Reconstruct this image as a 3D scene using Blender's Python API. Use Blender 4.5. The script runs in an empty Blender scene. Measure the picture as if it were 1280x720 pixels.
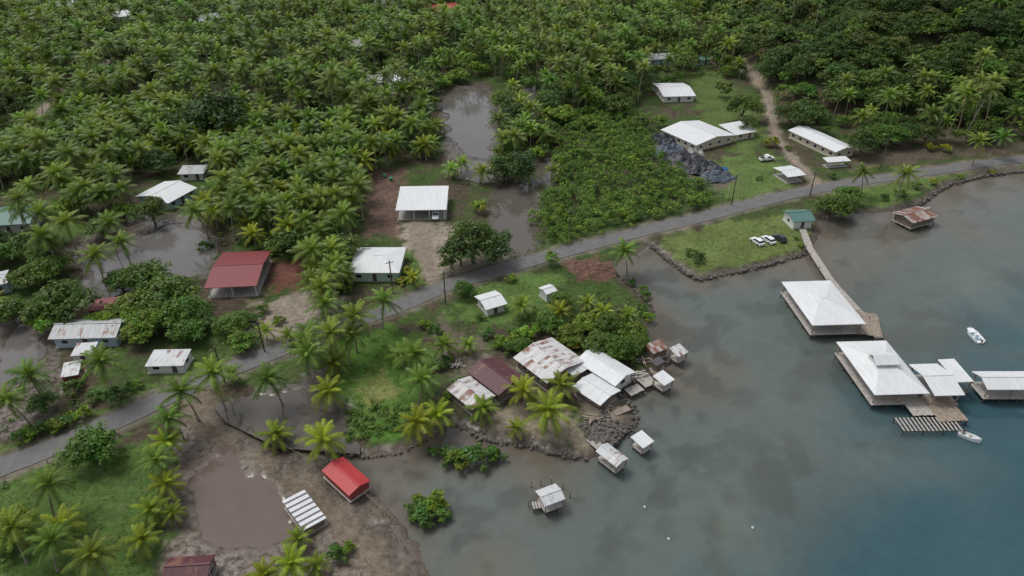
import bpy, math, random
import numpy as np
from mathutils import Vector
random.seed(7); rng=np.random.default_rng(11)
SC=bpy.context.scene; C=SC.collection
R=math.radians; PI=math.pi
H=90.0; PT=R(33); F=850.0; COSP,SINP=math.cos(PT),math.sin(PT)
LZ=1.0
def P(px,py,z=LZ):
    u=(px-640)/F; v=(360-py)/F
    dy=COSP+v*SINP; dz=-SINP+v*COSP; t=(z-H)/dz
    return np.array([u*t,dy*t,z])
def pix(x,y,z):
    d=y*COSP-(z-H)*SINP; up=y*SINP+(z-H)*COSP
    return 640+F*x/d, 360-F*up/d, d
# ---------------------------------------------------------------- noise
T_=rng.random((256,256))
def vn(x,y):
    xi=np.floor(x).astype(int); yi=np.floor(y).astype(int); fx=x-xi; fy=y-yi
    fx=fx*fx*(3-2*fx); fy=fy*fy*(3-2*fy); a=xi&255; b=(xi+1)&255; c=yi&255; d=(yi+1)&255
    return (T_[a,c]*(1-fx)+T_[b,c]*fx)*(1-fy)+(T_[a,d]*(1-fx)+T_[b,d]*fx)*fy
def fbm(x,y,o=4):
    s=0;a=.5;t=0
    for i in range(o):
        s=s+a*vn(x+i*17.3,y+i*5.7); t+=a; a*=.5; x=x*2.03; y=y*2.03
    return s/t
def seg_d(x,y,pts,closed):
    d=np.full(x.shape,1e9); n=len(pts)
    for i in range(n if closed else n-1):
        ax,ay=pts[i][0],pts[i][1]; bx,by=pts[(i+1)%n][0],pts[(i+1)%n][1]
        vx,vy=bx-ax,by-ay; L=vx*vx+vy*vy+1e-9
        t=np.clip(((x-ax)*vx+(y-ay)*vy)/L,0,1)
        d=np.minimum(d,(x-ax-t*vx)**2+(y-ay-t*vy)**2)
    return np.sqrt(d)
def sd(x,y,pts):
    x=np.atleast_1d(np.asarray(x,float)); y=np.atleast_1d(np.asarray(y,float))
    ins=np.zeros(x.shape,bool); n=len(pts)
    for i in range(n):
        ax,ay=pts[i][0],pts[i][1]; bx,by=pts[(i+1)%n][0],pts[(i+1)%n][1]
        if ay==by: continue
        c=((ay>y)!=(by>y)) & (x<(bx-ax)*(y-ay)/(by-ay)+ax); ins^=c
    d=seg_d(x,y,pts,True)
    return np.where(ins,d,-d)
def sdb(x,y,pts,m=12):
    xs=[p[0] for p in pts]; ys=[p[1] for p in pts]
    k=(x>min(xs)-m)&(x<max(xs)+m)&(y>min(ys)-m)&(y<max(ys)+m)
    o=np.full(x.shape,-99.0)
    if k.any(): o[k]=sd(x[k],y[k],pts)
    return o
def PP(l,z=LZ): return [P(a,b,z)[:2] for a,b in l]
def sst(a,b,x):
    t=np.clip((x-a)/(b-a),0,1); return t*t*(3-2*t)
# ---------------------------------------------------------------- layout of land
LAND=PP([(1500,195),(1280,212),(1230,218),(1190,228),(1165,243),(1150,256),(1120,262),(1085,266),(1050,266),(1022,272),(1026,285),(1010,317),(940,336),(872,350),(842,329),(813,305),(795,316),(768,330),(764,338),(775,345),(800,368),(820,388),(814,405),(824,425),(838,447),(818,465),(794,475),(776,492),(796,515),(790,535),(754,560),(738,573),(700,566),(650,553),(604,549),(588,535),(562,527),(530,548),(505,563),(460,570),(425,566),(395,556),(335,550),(292,516),(283,512),(300,532),(350,562),(395,585),(450,615),(490,650),(515,690),(530,730),(545,830)],0.3)
LAND=[tuple(p) for p in LAND]+[(-25,-60),(-3000,-60),(-3000,3000),(3000,3000),(3000,350),(600,270)]
HILL=[tuple(p) for p in PP([(880,25),(905,62),(935,98),(985,128),(1075,148),(1280,158),(1500,165)])]+[(600,290),(3000,400),(3000,3000),(160,3000),(120,620)]
PONDS=[PP(q) for q in [
 [(120,322),(165,300),(190,290),(215,284),(245,290),(262,303),(254,338),(215,352),(170,345),(130,340)],
 [(560,135),(580,120),(600,114),(616,150),(608,195),(582,195),(564,168)],
 [(243,600),(262,575),(292,570),(325,600),(352,630),(372,665),(325,692),(270,670),(238,640)],
 [(640,205),(692,196),(696,222),(650,226)],
 [(288,510),(330,492),(398,484),(428,515),(428,555),(350,549),(300,525)],
 [(96,352),(150,336),(170,352),(120,376)],
 [(640,118),(668,110),(674,142),(648,150)],
 [(620,236),(662,228),(664,290),(645,318),(624,300)],
 [(0,420),(35,410),(50,440),(30,470),(0,480)],
 [(575,205),(600,200),(622,214),(606,226),(580,220)]]]
ROADP=[(-90,625),(0,585),(60,562),(150,524),(240,482),(330,445),(420,410),(500,382),(560,357),(640,333),(720,311),(800,290),(880,271),(960,250),(1040,233),(1130,219),(1200,209),(1280,199),(1420,186)]
def catmull(pts,n=8):
    o=[]; p=[pts[0]]+list(pts)+[pts[-1]]
    for i in range(1,len(p)-2):
        for k in range(n):
            t=k/n; a,b,c,d=[np.array(q) for q in p[i-1:i+3]]
            o.append(.5*((2*b)+(c-a)*t+(2*a-5*b+4*c-d)*t*t+(3*b-a-3*c+d)*t**3))
    o.append(np.array(pts[-1])); return o
ROAD=catmull([P(a,b)[:2] for a,b in ROADP])
ROADC=ROAD[::4]
PATHS=[catmull(PP(q)) for q in [
 [(922,78),(945,102),(958,120),(966,150),(972,172),(990,196),(1012,220),(1030,236)],
 [(138,74),(118,88),(96,104),(62,128),(30,165),(0,190),(-60,220)],
 [(540,352),(532,318),(520,296),(524,280)]]]
TRACK=catmull(PP([(238,500),(262,522),(320,562),(380,600),(425,640),(462,680),(490,722),(500,760)]))
MUDSH=PP([(200,500),(300,500),(420,560),(560,700),(560,830),(150,830)])
def ht(x,y):
    x=np.atleast_1d(np.asarray(x,float)); y=np.atleast_1d(np.asarray(y,float))
    soft=sst(-4,4,sdb(x,y,MUDSH,10))*(sdb(x,y,MUDSH,10)>-50)
    s=sd(x,y,LAND)+(fbm(x*.35,y*.35,3)-.5)*(2.2+5*soft)
    z=np.clip(s*(.4-.27*soft)+.25*soft,-1.3,LZ)
    for q in PONDS:
        k=sdb(x,y,q,8)+(fbm(x*.22+9,y*.22,4)-.5)*9
        z=np.where(k>-20,z-.5*sst(-2.0,1.5,k)*(k>-12),z)
    z=z+np.where(s>3,(fbm(x*.2,y*.2,2)-.5)*.10,0)
    h=sd(x,y,HILL); h=np.where(h>0,85*(1-np.exp(-h/150)),0)*(1+.25*(fbm(x*.012,y*.012,2)-.5))
    return z+h
def ht1(x,y): return float(ht(x,y)[0])
# ---------------------------------------------------------------- nodes / materials
def newmat(name):
    m=bpy.data.materials.new(name); m.use_nodes=True; nt=m.node_tree; nt.nodes.clear()
    o=nt.nodes.new('ShaderNodeOutputMaterial'); b=nt.nodes.new('ShaderNodeBsdfPrincipled'); nt.links.new(b.outputs[0],o.inputs[0])
    return m,nt,b,o
def N(nt,t,**k):
    n=nt.nodes.new(t)
    for a,v in k.items(): setattr(n,a,v)
    return n
def mathn(nt,op,a,b=None,c=None):
    n=N(nt,'ShaderNodeMath',operation=op)
    for i,v in enumerate((a,b,c)):
        if v is None: continue
        if isinstance(v,(int,float)): n.inputs[i].default_value=v
        else: nt.links.new(v,n.inputs[i])
    return n.outputs[0]
def mixc(nt,f,a,b,mode='MIX'):
    n=N(nt,'ShaderNodeMix',data_type='RGBA',blend_type=mode)
    for i,v in ((0,f),(6,a),(7,b)):
        if isinstance(v,(int,float)): n.inputs[i].default_value=v
        elif isinstance(v,tuple): n.inputs[i].default_value=(*v[:3],1)
        else: nt.links.new(v,n.inputs[i])
    return n.outputs[2]
def noisen(nt,vec,scale,detail=4,rough=.6):
    n=N(nt,'ShaderNodeTexNoise'); n.inputs['Scale'].default_value=scale; n.inputs['Detail'].default_value=detail; n.inputs['Roughness'].default_value=rough
    if vec is not None: nt.links.new(vec,n.inputs['Vector'])
    return n.outputs[0]
def ramp(nt,f,a,b,va=0.0,vb=1.0):
    n=N(nt,'ShaderNodeMapRange'); n.inputs[1].default_value=a; n.inputs[2].default_value=b; n.inputs[3].default_value=va; n.inputs[4].default_value=vb
    nt.links.new(f,n.inputs[0]); return n.outputs[0]
def objco(nt,scale=(1,1,1),rnd=True):
    t=N(nt,'ShaderNodeTexCoord'); m=N(nt,'ShaderNodeMapping'); m.inputs['Scale'].default_value=scale
    nt.links.new(t.outputs['Object'],m.inputs[0])
    if rnd:
        oi=N(nt,'ShaderNodeObjectInfo'); k=mathn(nt,'MULTIPLY',oi.outputs['Random'],50.0)
        c=N(nt,'ShaderNodeCombineXYZ'); nt.links.new(k,c.inputs[0]); nt.links.new(k,c.inputs[1]); nt.links.new(c.outputs[0],m.inputs['Location'])
    return m.outputs[0]
def bump(nt,b,h,s,d=.1):
    n=N(nt,'ShaderNodeBump'); n.inputs['Strength'].default_value=s; n.inputs['Distance'].default_value=d
    nt.links.new(h,n.inputs['Height']); nt.links.new(n.outputs[0],b.inputs['Normal'])
def simple(name,col,rough=.8,var=.25,sc=2.0,metal=0,bs=.2):
    m,nt,b,o=newmat(name); v=objco(nt); n=noisen(nt,v,sc,5)
    c=mixc(nt,ramp(nt,n,.3,.7),tuple(x*(1-var) for x in col),tuple(min(1,x*(1+var)) for x in col))
    nt.links.new(c,b.inputs['Base Color']); b.inputs['Roughness'].default_value=rough; b.inputs['Metallic'].default_value=metal
    if bs: bump(nt,b,n,bs,.03)
    return m
def roofm(name,col,rust=0.0,dirt=.25,stripe=None):
    m,nt,b,o=newmat(name)
    t=N(nt,'ShaderNodeTexCoord'); s=N(nt,'ShaderNodeSeparateXYZ'); nt.links.new(t.outputs['Object'],s.inputs[0])
    oi=N(nt,'ShaderNodeObjectInfo')
    x=mathn(nt,'ADD',s.outputs[0],mathn(nt,'MULTIPLY',oi.outputs['Random'],37.0))
    panel=mathn(nt,'FLOOR',mathn(nt,'DIVIDE',x,.85))
    side=mathn(nt,'FLOOR',mathn(nt,'DIVIDE',s.outputs[1],3.1))
    cx=N(nt,'ShaderNodeCombineXYZ'); nt.links.new(panel,cx.inputs[0]); nt.links.new(side,cx.inputs[1])
    wn=N(nt,'ShaderNodeTexWhiteNoise',noise_dimensions='2D'); nt.links.new(cx.outputs[0],wn.inputs['Vector'])
    str_=noisen(nt,objco(nt,(2.2,.35,1)),1.0,5,.65); blot=noisen(nt,objco(nt),.55,5,.65)
    c=mixc(nt,ramp(nt,str_,.42,.75,0,dirt*1.6),col,tuple(q*.55 for q in (col[0],col[1]*.95,col[2]*.88)))
    c=mixc(nt,ramp(nt,wn.outputs[0],0,1,0,.16),c,tuple(q*.6 for q in col))
    if rust>0:
        f=ramp(nt,mathn(nt,'ADD',mathn(nt,'MULTIPLY',blot,.5),mathn(nt,'ADD',mathn(nt,'MULTIPLY',str_,.25),mathn(nt,'MULTIPLY',wn.outputs[0],.25))),.62-rust*.22,.70-rust*.17)
        c=mixc(nt,f,c,mixc(nt,blot,(.10,.035,.022),(.26,.12,.075)))
    if stripe:
        f=mathn(nt,'GREATER_THAN',mathn(nt,'FRACT',mathn(nt,'DIVIDE',x,1.15)),.64); c=mixc(nt,mathn(nt,'MULTIPLY',f,.92),c,stripe)
    seam=mathn(nt,'LESS_THAN',mathn(nt,'FRACT',mathn(nt,'DIVIDE',x,.85)),.06)
    c=mixc(nt,mathn(nt,'MULTIPLY',seam,.28),c,tuple(q*.35 for q in col))
    nt.links.new(c,b.inputs['Base Color']); b.inputs['Roughness'].default_value=.5
    w=mathn(nt,'SINE',mathn(nt,'MULTIPLY',x,2*PI/.28)); bump(nt,b,mathn(nt,'ADD',w,mathn(nt,'MULTIPLY',blot,1.5)),.35,.03)
    return m
M={}
M['white']=roofm('white_roofing',(.68,.70,.71),0,.2)
M['white2']=roofm('aged_white_roofing',(.56,.58,.59),.1,.4)
M['rust']=roofm('rusty_roofing',(.58,.58,.58),.36,.45)
M['rust2']=roofm('very_rusty_roofing',(.40,.36,.34),.85,.5)
M['grey']=roofm('grey_roofing',(.44,.46,.47),.1,.4)
M['bluegrey']=roofm('blue_grey_roofing',(.40,.50,.56),0,.3)
M['maroon']=roofm('maroon_roofing',(.085,.020,.028),.12,.4)
M['darkred']=roofm('dark_red_roofing',(.20,.028,.032),0,.3)
M['red']=roofm('bright_red_roofing',(.42,.028,.032),0,.25)
M['teal']=roofm('teal_roofing',(.09,.20,.175),0,.3)
M['dark']=roofm('dark_roofing',(.08,.08,.085),.1,.3)
M['stripe']=roofm('striped_roofing',(.66,.68,.70),0,.2,(.07,.055,.065))
M['w_white']=simple('painted_white_wall',(.6,.6,.57),.8,.12)
M['w_green']=simple('pale_green_wall',(.38,.52,.40),.8,.12)
M['w_blue']=simple('pale_blue_wall',(.35,.45,.52),.8,.12)
M['w_wood']=simple('weathered_board_wall',(.17,.13,.10),.85,.35)
M['w_cream']=simple('cream_wall',(.5,.45,.34),.8,.12)
M['w_red']=simple('red_wall',(.25,.05,.04),.8,.2)
M['wood']=simple('weathered_timber',(.27,.22,.175),.85,.35,1.5)
M['greywood']=simple('silvered_timber',(.38,.35,.32),.85,.3,1.5)
M['darkwood']=simple('dark_timber',(.09,.07,.058),.85,.3)
M['concrete']=simple('stained_concrete',(.33,.32,.30),.9,.25,1.0)
M['trim']=simple('white_trim',(.65,.66,.66),.6,.1)
M['rock']=simple('dark_shore_rock',(.11,.10,.088),.9,.45,1.2,0,.6)
M['black']=simple('black_netting',(.035,.038,.045),.55,.5,1.5,0,.8)
M['bluenet']=simple('blue_grey_netting',(.08,.10,.13),.55,.5,1.5,0,.8)
M['rubber']=simple('tyre_rubber',(.02,.02,.02),.85,.1)
M['metal']=simple('dull_metal',(.3,.3,.31),.4,.15,2,.7)
M['glass']=simple('dark_window_glass',(.02,.025,.03),.1,.2,1,0,0)
M['carwhite']=simple('white_car_paint',(.75,.76,.77),.25,.04,1,0,0)
M['cardark']=simple('dark_car_paint',(.03,.035,.045),.25,.1,1,0,0)
M['lamp']=simple('lamp_lens',(.7,.7,.65),.2,.1,1,0,0)
M['redlens']=simple('red_lens',(.4,.02,.02),.3,.1,1,0,0)
M['boatwhite']=simple('boat_gelcoat',(.75,.77,.78),.3,.06,1,0,0)
M['boatblue']=simple('boat_blue_trim',(.15,.32,.45),.4,.1,1,0,0)
M['orange']=simple('orange_plastic',(.7,.2,.04),.5,.1,1,0,0)
M['bluetarp']=simple('blue_tarp',(.05,.2,.42),.5,.2,1.5,0,.5)
M['greenbin']=simple('green_plastic',(.03,.22,.12),.5,.15,1,0,0)
M['bark']=simple('grey_brown_bark',(.25,.22,.175),.9,.3,3,0,.5)
M['bark2']=simple('brown_bark',(.12,.10,.075),.9,.3,3,0,.5)
def leafmat(name,trans=.25,rough=.45):
    m,nt,b,o=newmat(name); a=N(nt,'ShaderNodeAttribute',attribute_name='Col'); oi=N(nt,'ShaderNodeObjectInfo')
    h=N(nt,'ShaderNodeHueSaturation'); nt.links.new(ramp(nt,oi.outputs['Random'],0,1,.485,.52),h.inputs['Hue'])
    r2=mathn(nt,'FRACT',mathn(nt,'MULTIPLY',oi.outputs['Random'],7.31)); nt.links.new(ramp(nt,r2,0,1,.78,1.28),h.inputs['Value'])
    h.inputs['Saturation'].default_value=1.06; nt.links.new(a.outputs['Color'],h.inputs['Color'])
    nt.links.new(h.outputs[0],b.inputs['Base Color']); b.inputs['Roughness'].default_value=rough; b.inputs['Specular IOR Level'].default_value=.3
    t=N(nt,'ShaderNodeBsdfTranslucent'); nt.links.new(mixc(nt,.4,h.outputs[0],(.28,.36,.04),'MIX'),t.inputs['Color'])
    mx=N(nt,'ShaderNodeMixShader'); mx.inputs[0].default_value=trans
    nt.links.new(b.outputs[0],mx.inputs[1]); nt.links.new(t.outputs[0],mx.inputs[2]); nt.links.new(mx.outputs[0],o.inputs[0])
    return m
M['palm']=leafmat('palm_frond_green',.25,.42); M['leaf']=leafmat('broad_leaf_green',.25,.5); M['grassleaf']=leafmat('grass_blade_green',.2,.7)
# ground
m,nt,b,o=newmat('ground_soil_and_grass'); a=N(nt,'ShaderNodeAttribute',attribute_name='Col')
v=objco(nt,rnd=False); n1=noisen(nt,v,.9,8,.7); n2=noisen(nt,v,.12,4,.6); n3=noisen(nt,v,4.0,4,.7)
k=mathn(nt,'MULTIPLY',ramp(nt,n1,.3,.7,.62,1.42),ramp(nt,n3,.3,.7,.78,1.25)); k=mathn(nt,'MULTIPLY',k,ramp(nt,n2,.3,.7,.82,1.18))
vm=N(nt,'ShaderNodeVectorMath',operation='SCALE'); nt.links.new(a.outputs['Color'],vm.inputs[0]); nt.links.new(k,vm.inputs['Scale'])
nt.links.new(vm.outputs[0],b.inputs['Base Color'])
wet=mathn(nt,'MULTIPLY',a.outputs['Alpha'],ramp(nt,n1,.42,.56,.3,1.0)); nt.links.new(ramp(nt,wet,0,1,.95,.10),b.inputs['Roughness']); nt.links.new(ramp(nt,wet,0,.6,.08,.5),b.inputs['Specular IOR Level'])
nb=N(nt,'ShaderNodeBump'); nb.inputs['Distance'].default_value=.25; nt.links.new(ramp(nt,wet,0,1,.55,.03),nb.inputs['Strength']); nt.links.new(mathn(nt,'ADD',n1,mathn(nt,'MULTIPLY',n3,.3)),nb.inputs['Height']); nt.links.new(nb.outputs[0],b.inputs['Normal'])
M['ground']=m
def watermat(name,amp=.12,rough=.09,tint=None):
    m,nt,b,o=newmat(name); v=objco(nt,rnd=False)
    n2=noisen(nt,v,.05,5,.6); n3=noisen(nt,v,.35,5,.65)
    k=mathn(nt,'MULTIPLY',ramp(nt,n2,.3,.7,.92,1.08),ramp(nt,n3,.3,.7,.93,1.07))
    vm=N(nt,'ShaderNodeVectorMath',operation='SCALE'); nt.links.new(k,vm.inputs['Scale'])
    if tint: vm.inputs[0].default_value=tint
    else:
        a=N(nt,'ShaderNodeAttribute',attribute_name='Col'); nt.links.new(a.outputs['Color'],vm.inputs[0])
    nt.links.new(vm.outputs[0],b.inputs['Base Color']); b.inputs['IOR'].default_value=1.36
    nt.links.new(ramp(nt,n2,.35,.65,rough,rough*2),b.inputs['Roughness'])
    w1=noisen(nt,v,1.3,4,.6); w2=noisen(nt,objco(nt,(.25,.6,1),False),1.0,3,.5)
    bump(nt,b,mathn(nt,'ADD',w1,mathn(nt,'MULTIPLY',w2,2.0)),amp,.12)
    return m
M['sea']=watermat('lagoon_water',.10); M['pond']=watermat('muddy_pond_water',.03,.04,(.12,.113,.107)); M['pond2']=watermat('reddish_pond_water',.03,.05,(.125,.092,.078)); M['pond3']=watermat('brown_inlet_water',.03,.05,(.095,.085,.072))
m,nt,b,o=newmat('worn_asphalt'); v=objco(nt,rnd=False); n1=noisen(nt,v,.5,6,.7); n3=noisen(nt,v,6,3,.7)
c=mixc(nt,ramp(nt,n1,.3,.7),(.095,.095,.095),(.155,.153,.15)); c=mixc(nt,ramp(nt,n3,.45,.75,0,.4),c,(.20,.19,.175))
nt.links.new(c,b.inputs['Base Color']); b.inputs['Roughness'].default_value=.85; bump(nt,b,n3,.3,.02); M['road']=m
M['dirt']=simple('packed_dirt',(.22,.18,.14),.95,.35,.6,0,.5); M['redearth']=simple('red_earth',(.12,.065,.045),.95,.45,.8,0,.8)
# ---------------------------------------------------------------- mesh helpers
def arrmesh(name,V,Fa,Col=None,mat=None,smooth=False):
    V=np.asarray(V,np.float32); Fa=np.asarray(Fa,np.int32); k=Fa.shape[1]; me=bpy.data.meshes.new(name)
    me.vertices.add(len(V)); me.vertices.foreach_set('co',V.ravel()); me.loops.add(Fa.size); me.loops.foreach_set('vertex_index',Fa.ravel())
    me.polygons.add(len(Fa)); me.polygons.foreach_set('loop_start',np.arange(0,Fa.size,k,dtype=np.int32))
    try: me.polygons.foreach_set('loop_total',np.full(len(Fa),k,np.int32))
    except Exception: pass
    if smooth: me.polygons.foreach_set('use_smooth',np.ones(len(Fa),bool))
    me.update(calc_edges=True)
    if Col is not None:
        at=me.color_attributes.new('Col','FLOAT_COLOR','POINT'); at.data.foreach_set('color',np.asarray(Col,np.float32).ravel())
    if mat: me.materials.append(mat)
    return me
def link(name,me,parent=None,loc=None):
    o=bpy.data.objects.new(name,me); C.objects.link(o); o.parent=parent
    if loc is not None: o.location=loc
    return o
class MB:
    def __init__(s): s.v=[];s.f=[]
    def box(s,cx,cy,cz,sx,sy,sz,rz=0):
        n=len(s.v); c,q=math.cos(rz),math.sin(rz)
        for dz in(-.5,.5):
            for dx,dy in((-.5,-.5),(.5,-.5),(.5,.5),(-.5,.5)):
                x,y=dx*sx,dy*sy; s.v.append((cx+x*c-y*q,cy+x*q+y*c,cz+dz*sz))
        s.f+=[tuple(n+i for i in t) for t in((0,3,2,1),(4,5,6,7),(0,1,5,4),(1,2,6,5),(2,3,7,6),(3,0,4,7))]; return s
    def prism(s,prof,lo,hi,axis='x',taper=1.0):
        n=len(s.v);k=len(prof)
        for e in(lo,hi):
            for a,b in prof: s.v.append((e,a,b) if axis=='x' else (a,e,b))
        s.f.append(tuple(n+i for i in range(k))); s.f.append(tuple(n+k+i for i in reversed(range(k))))
        for i in range(k): j=(i+1)%k; s.f.append((n+i,n+k+i,n+k+j,n+j))
        return s
    def tube(s,pts,rad,seg=8,cap=True):
        n=len(s.v); pts=[Vector(p) for p in pts]
        for i,p in enumerate(pts):
            t=(pts[min(i+1,len(pts)-1)]-pts[max(i-1,0)]).normalized(); a=t.cross(Vector((0,1,.01)) if abs(t.y)<.9 else Vector((1,0,0))).normalized(); b=t.cross(a)
            for k in range(seg):
                an=2*PI*k/seg; s.v.append(tuple(p+(a*math.cos(an)+b*math.sin(an))*rad[i]))
        for i in range(len(pts)-1):
            for k in range(seg): s.f.append((n+i*seg+k,n+i*seg+(k+1)%seg,n+(i+1)*seg+(k+1)%seg,n+(i+1)*seg+k))
        if cap: s.f.append(tuple(n+k for k in range(seg))); s.f.append(tuple(n+(len(pts)-1)*seg+k for k in reversed(range(seg))))
        return s
    def rock(s,c,r,sq=.7):
        n=len(s.v); g=(1+5**.5)/2
        for p in((-1,g,0),(1,g,0),(-1,-g,0),(1,-g,0),(0,-1,g),(0,1,g),(0,-1,-g),(0,1,-g),(g,0,-1),(g,0,1),(-g,0,-1),(-g,0,1)):
            k=r/1.9*random.uniform(.7,1.25); s.v.append((c[0]+p[0]*k,c[1]+p[1]*k,c[2]+p[2]*k*sq))
        s.f+=[tuple(n+i for i in t) for t in((0,11,5),(0,5,1),(0,1,7),(0,7,10),(0,10,11),(1,5,9),(5,11,4),(11,10,2),(10,7,6),(7,1,8),(3,9,4),(3,4,2),(3,2,6),(3,6,8),(3,8,9),(4,9,5),(2,4,11),(6,2,10),(8,6,7),(9,8,1))]; return s
    def build(s,name,mat,parent=None,smooth=False,loc=None):
        me=bpy.data.meshes.new(name); me.from_pydata(s.v,[],s.f); me.materials.append(mat)
        if smooth: me.polygons.foreach_set('use_smooth',np.ones(len(me.polygons),bool))
        me.validate(); return link(name,me,parent,loc)
def tag(o,label,cat,group=None,kind=None):
    if label:o['label']=label
    if cat:o['category']=cat
    if group:o['group']=group
    if kind:o['kind']=kind
    return o
def thing(name,label,cat,loc,rz=0,group=None):
    o=bpy.data.objects.new(name,None); o.empty_display_size=.5; C.objects.link(o); o.location=loc; o.rotation_euler=(0,0,rz); return tag(o,label,cat,group)
def copytree(src,loc,rz=0,sc=None,label=None,group=None):
    c=src.copy(); C.objects.link(c); c.location=loc; c.rotation_euler=(0,0,rz)
    if sc is not None: c.scale=sc if isinstance(sc,tuple) else (sc,)*3
    if label:c['label']=label
    if group:c['group']=group
    elif 'group' in c: del c['group']
    for ch in list(src.children):
        d=ch.copy(); C.objects.link(d); d.parent=c
        for g in ch.children: e=g.copy(); C.objects.link(e); e.parent=d
    return c
# ---------------------------------------------------------------- ground sheet
nr,nc=680,660
yy=35*np.exp(np.linspace(0,math.log(2700/35),nr)); uu=np.linspace(-1.25,1.25,nc)
X=(uu[None,:]*(yy[:,None]+45)).ravel(); Y=np.repeat(yy,nc)
def grid_faces(nr,nc):
    i=np.arange(nr-1)[:,None]*nc+np.arange(nc-1)[None,:]; i=i.ravel(); return np.stack([i,i+1,i+nc+1,i+nc],1)
Z=ht(X,Y)
G1=np.array([.046,.080,.020]); SO=np.array([.072,.056,.040])
nz=fbm(X*.06,Y*.06); nf=fbm(X*.33+3,Y*.33)
w=sst(.36,.56,nz*.6+nf*.4)[:,None]; col=SO*(1-w)+G1*w; wetv=np.zeros(len(X))+.1
ZONES=[
([(90,305),(150,262),(235,268),(268,300),(262,345),(200,360),(110,372),(95,340)],(.080,.064,.050),1),
([(-60,400),(60,385),(75,440),(62,520),(20,550),(-60,560)],(.088,.068,.054),.6),
([(285,505),(400,462),(432,480),(436,560),(330,552)],(.088,.072,.058),.9),
([(215,500),(290,508),(400,590),(500,670),(530,730),(500,780),(180,780),(195,640),(215,570)],(.118,.090,.070),.75),
([(545,115),(605,102),(634,150),(630,195),(700,200),(696,228),(640,232),(600,228),(565,215),(552,165)],(.078,.064,.052),1),
([(612,225),(672,225),(670,318),(618,328)],(.085,.069,.055),1),
([(452,212),(505,212),(505,300),(455,292)],(.115,.072,.054),.3),
([(1022,262),(1150,248),(1165,262),(1100,275),(1030,290)],(.085,.072,.056),.7),
([(500,283),(562,272),(580,300),(640,318),(600,342),(550,352),(530,345),(528,318),(500,300)],(.26,.225,.18),0),
([(318,385),(385,362),(435,372),(400,400),(350,432),(312,420)],(.24,.205,.165),0),
([(598,520),(640,500),(720,515),(745,560),(700,562),(645,550),(600,545)],(.24,.205,.15),0),
([(700,470),(790,470),(775,492),(795,515),(752,560),(720,520)],(.18,.15,.118),.1),
([(335,326),(390,326),(386,355),(335,370)],(.12,.055,.042),0),
([(262,360),(330,362),(330,372),(262,375)],(.2,.15,.12),0),
([(704,322),(757,320),(762,350),(718,355)],(.115,.066,.046),0),
([(545,395),(600,425),(590,450),(555,470),(540,440)],(.12,.10,.075),0),
([(815,303),(870,347),(1008,315),(992,268),(900,278)],(.110,.145,.046),0),
([(985,262),(1020,272),(1010,312),(990,310)],(.115,.15,.05),0),
([(875,200),(965,192),(990,238),(920,252),(888,238)],(.10,.15,.046),0),
([(820,180),(880,195),(915,225),(900,240),(850,215)],(.13,.11,.085),0),
([(565,400),(600,355),(650,338),(705,345),(690,400),(600,412)],(.085,.14,.038),0),
([(150,496),(240,458),(300,440),(300,456),(170,510),(80,540),(0,572),(-60,590),(-60,570),(60,540)],(.095,.15,.042),0),
([(425,415),(500,405),(540,440),(535,500),(562,522),(500,548),(425,552),(415,500)],(.066,.135,.026),0),
([(452,472),(488,464),(498,500),(466,510)],(.15,.165,.055),0),
([(-80,600),(190,548),(215,640),(185,780),(-80,780)],(.066,.115,.030),0),
([(1030,240),(1280,203),(1330,204),(1160,232),(1110,258),(1035,262)],(.095,.15,.042),0),
([(498,318),(540,328),(545,355),(515,372),(490,350)],(.09,.145,.04),0),
([(50,258),(112,255),(105,300),(55,302)],(.075,.125,.036),0),
([(860,90),(900,85),(955,150),(940,200),(880,150),(860,120)],(.085,.125,.038),0),
([(1075,160),(1280,150),(1300,185),(1120,205),(1060,215),(1062,190)],(.085,.072,.05),.2),
([(150,18),(215,25),(210,45),(160,40)],(.085,.14,.04),0),
([(660,450),(560,440),(560,480),(600,520),(660,500)],(.15,.13,.10),0)]
for q,c_,wt in ZONES:
    s=sdb(X,Y,PP(q),10)+(nf-.5)*9+(fbm(X*1.1,Y*1.1,2)-.5)*3
    w=sst(-1.2,1.6,s)*(s>-50); col=col*(1-w[:,None])+np.array(c_)*w[:,None]; wetv=wetv*(1-w)+wt*w
for pl,wd,c_ in [(ROADC,3.8,(.15,.135,.105))]+[(p[::3],1.9,(.22,.18,.14)) for p in PATHS]+[(TRACK[::3],3.4,(.165,.135,.100))]:
    s=wd-seg_d(X,Y,pl,False)+(nf-.5)*3; w=sst(-1.0,1.0,s); col=col*(1-w[:,None])+np.array(c_)*w[:,None]; wetv=wetv*(1-w)+.05*w
w=sst(.95,.35,Z); col=col*(1-w[:,None])+np.array([.090,.072,.055])*w[:,None]; wetv=np.maximum(wetv*(1-w),.8*w)
for q in PONDS:
    s=sdb(X,Y,q,8)+(nf-.5)*6; w=sst(-4,-.5,s)*(s>-50); wetv=np.maximum(wetv,w*.95); col=col*(1-.22*w[:,None])
col*= (.78+.44*nf)[:,None]
sp_=sst(.62,.72,fbm(X*.9+50,Y*.9,3))[:,None]; col=col*(1-.3*sp_)+np.array([.13,.11,.07])*.3*sp_
g=link('ground',arrmesh('ground',np.stack([X,Y,Z],1),grid_faces(nr,nc),np.concatenate([col,wetv[:,None]],1),M['ground'],True)); g['kind']='structure'
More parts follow.
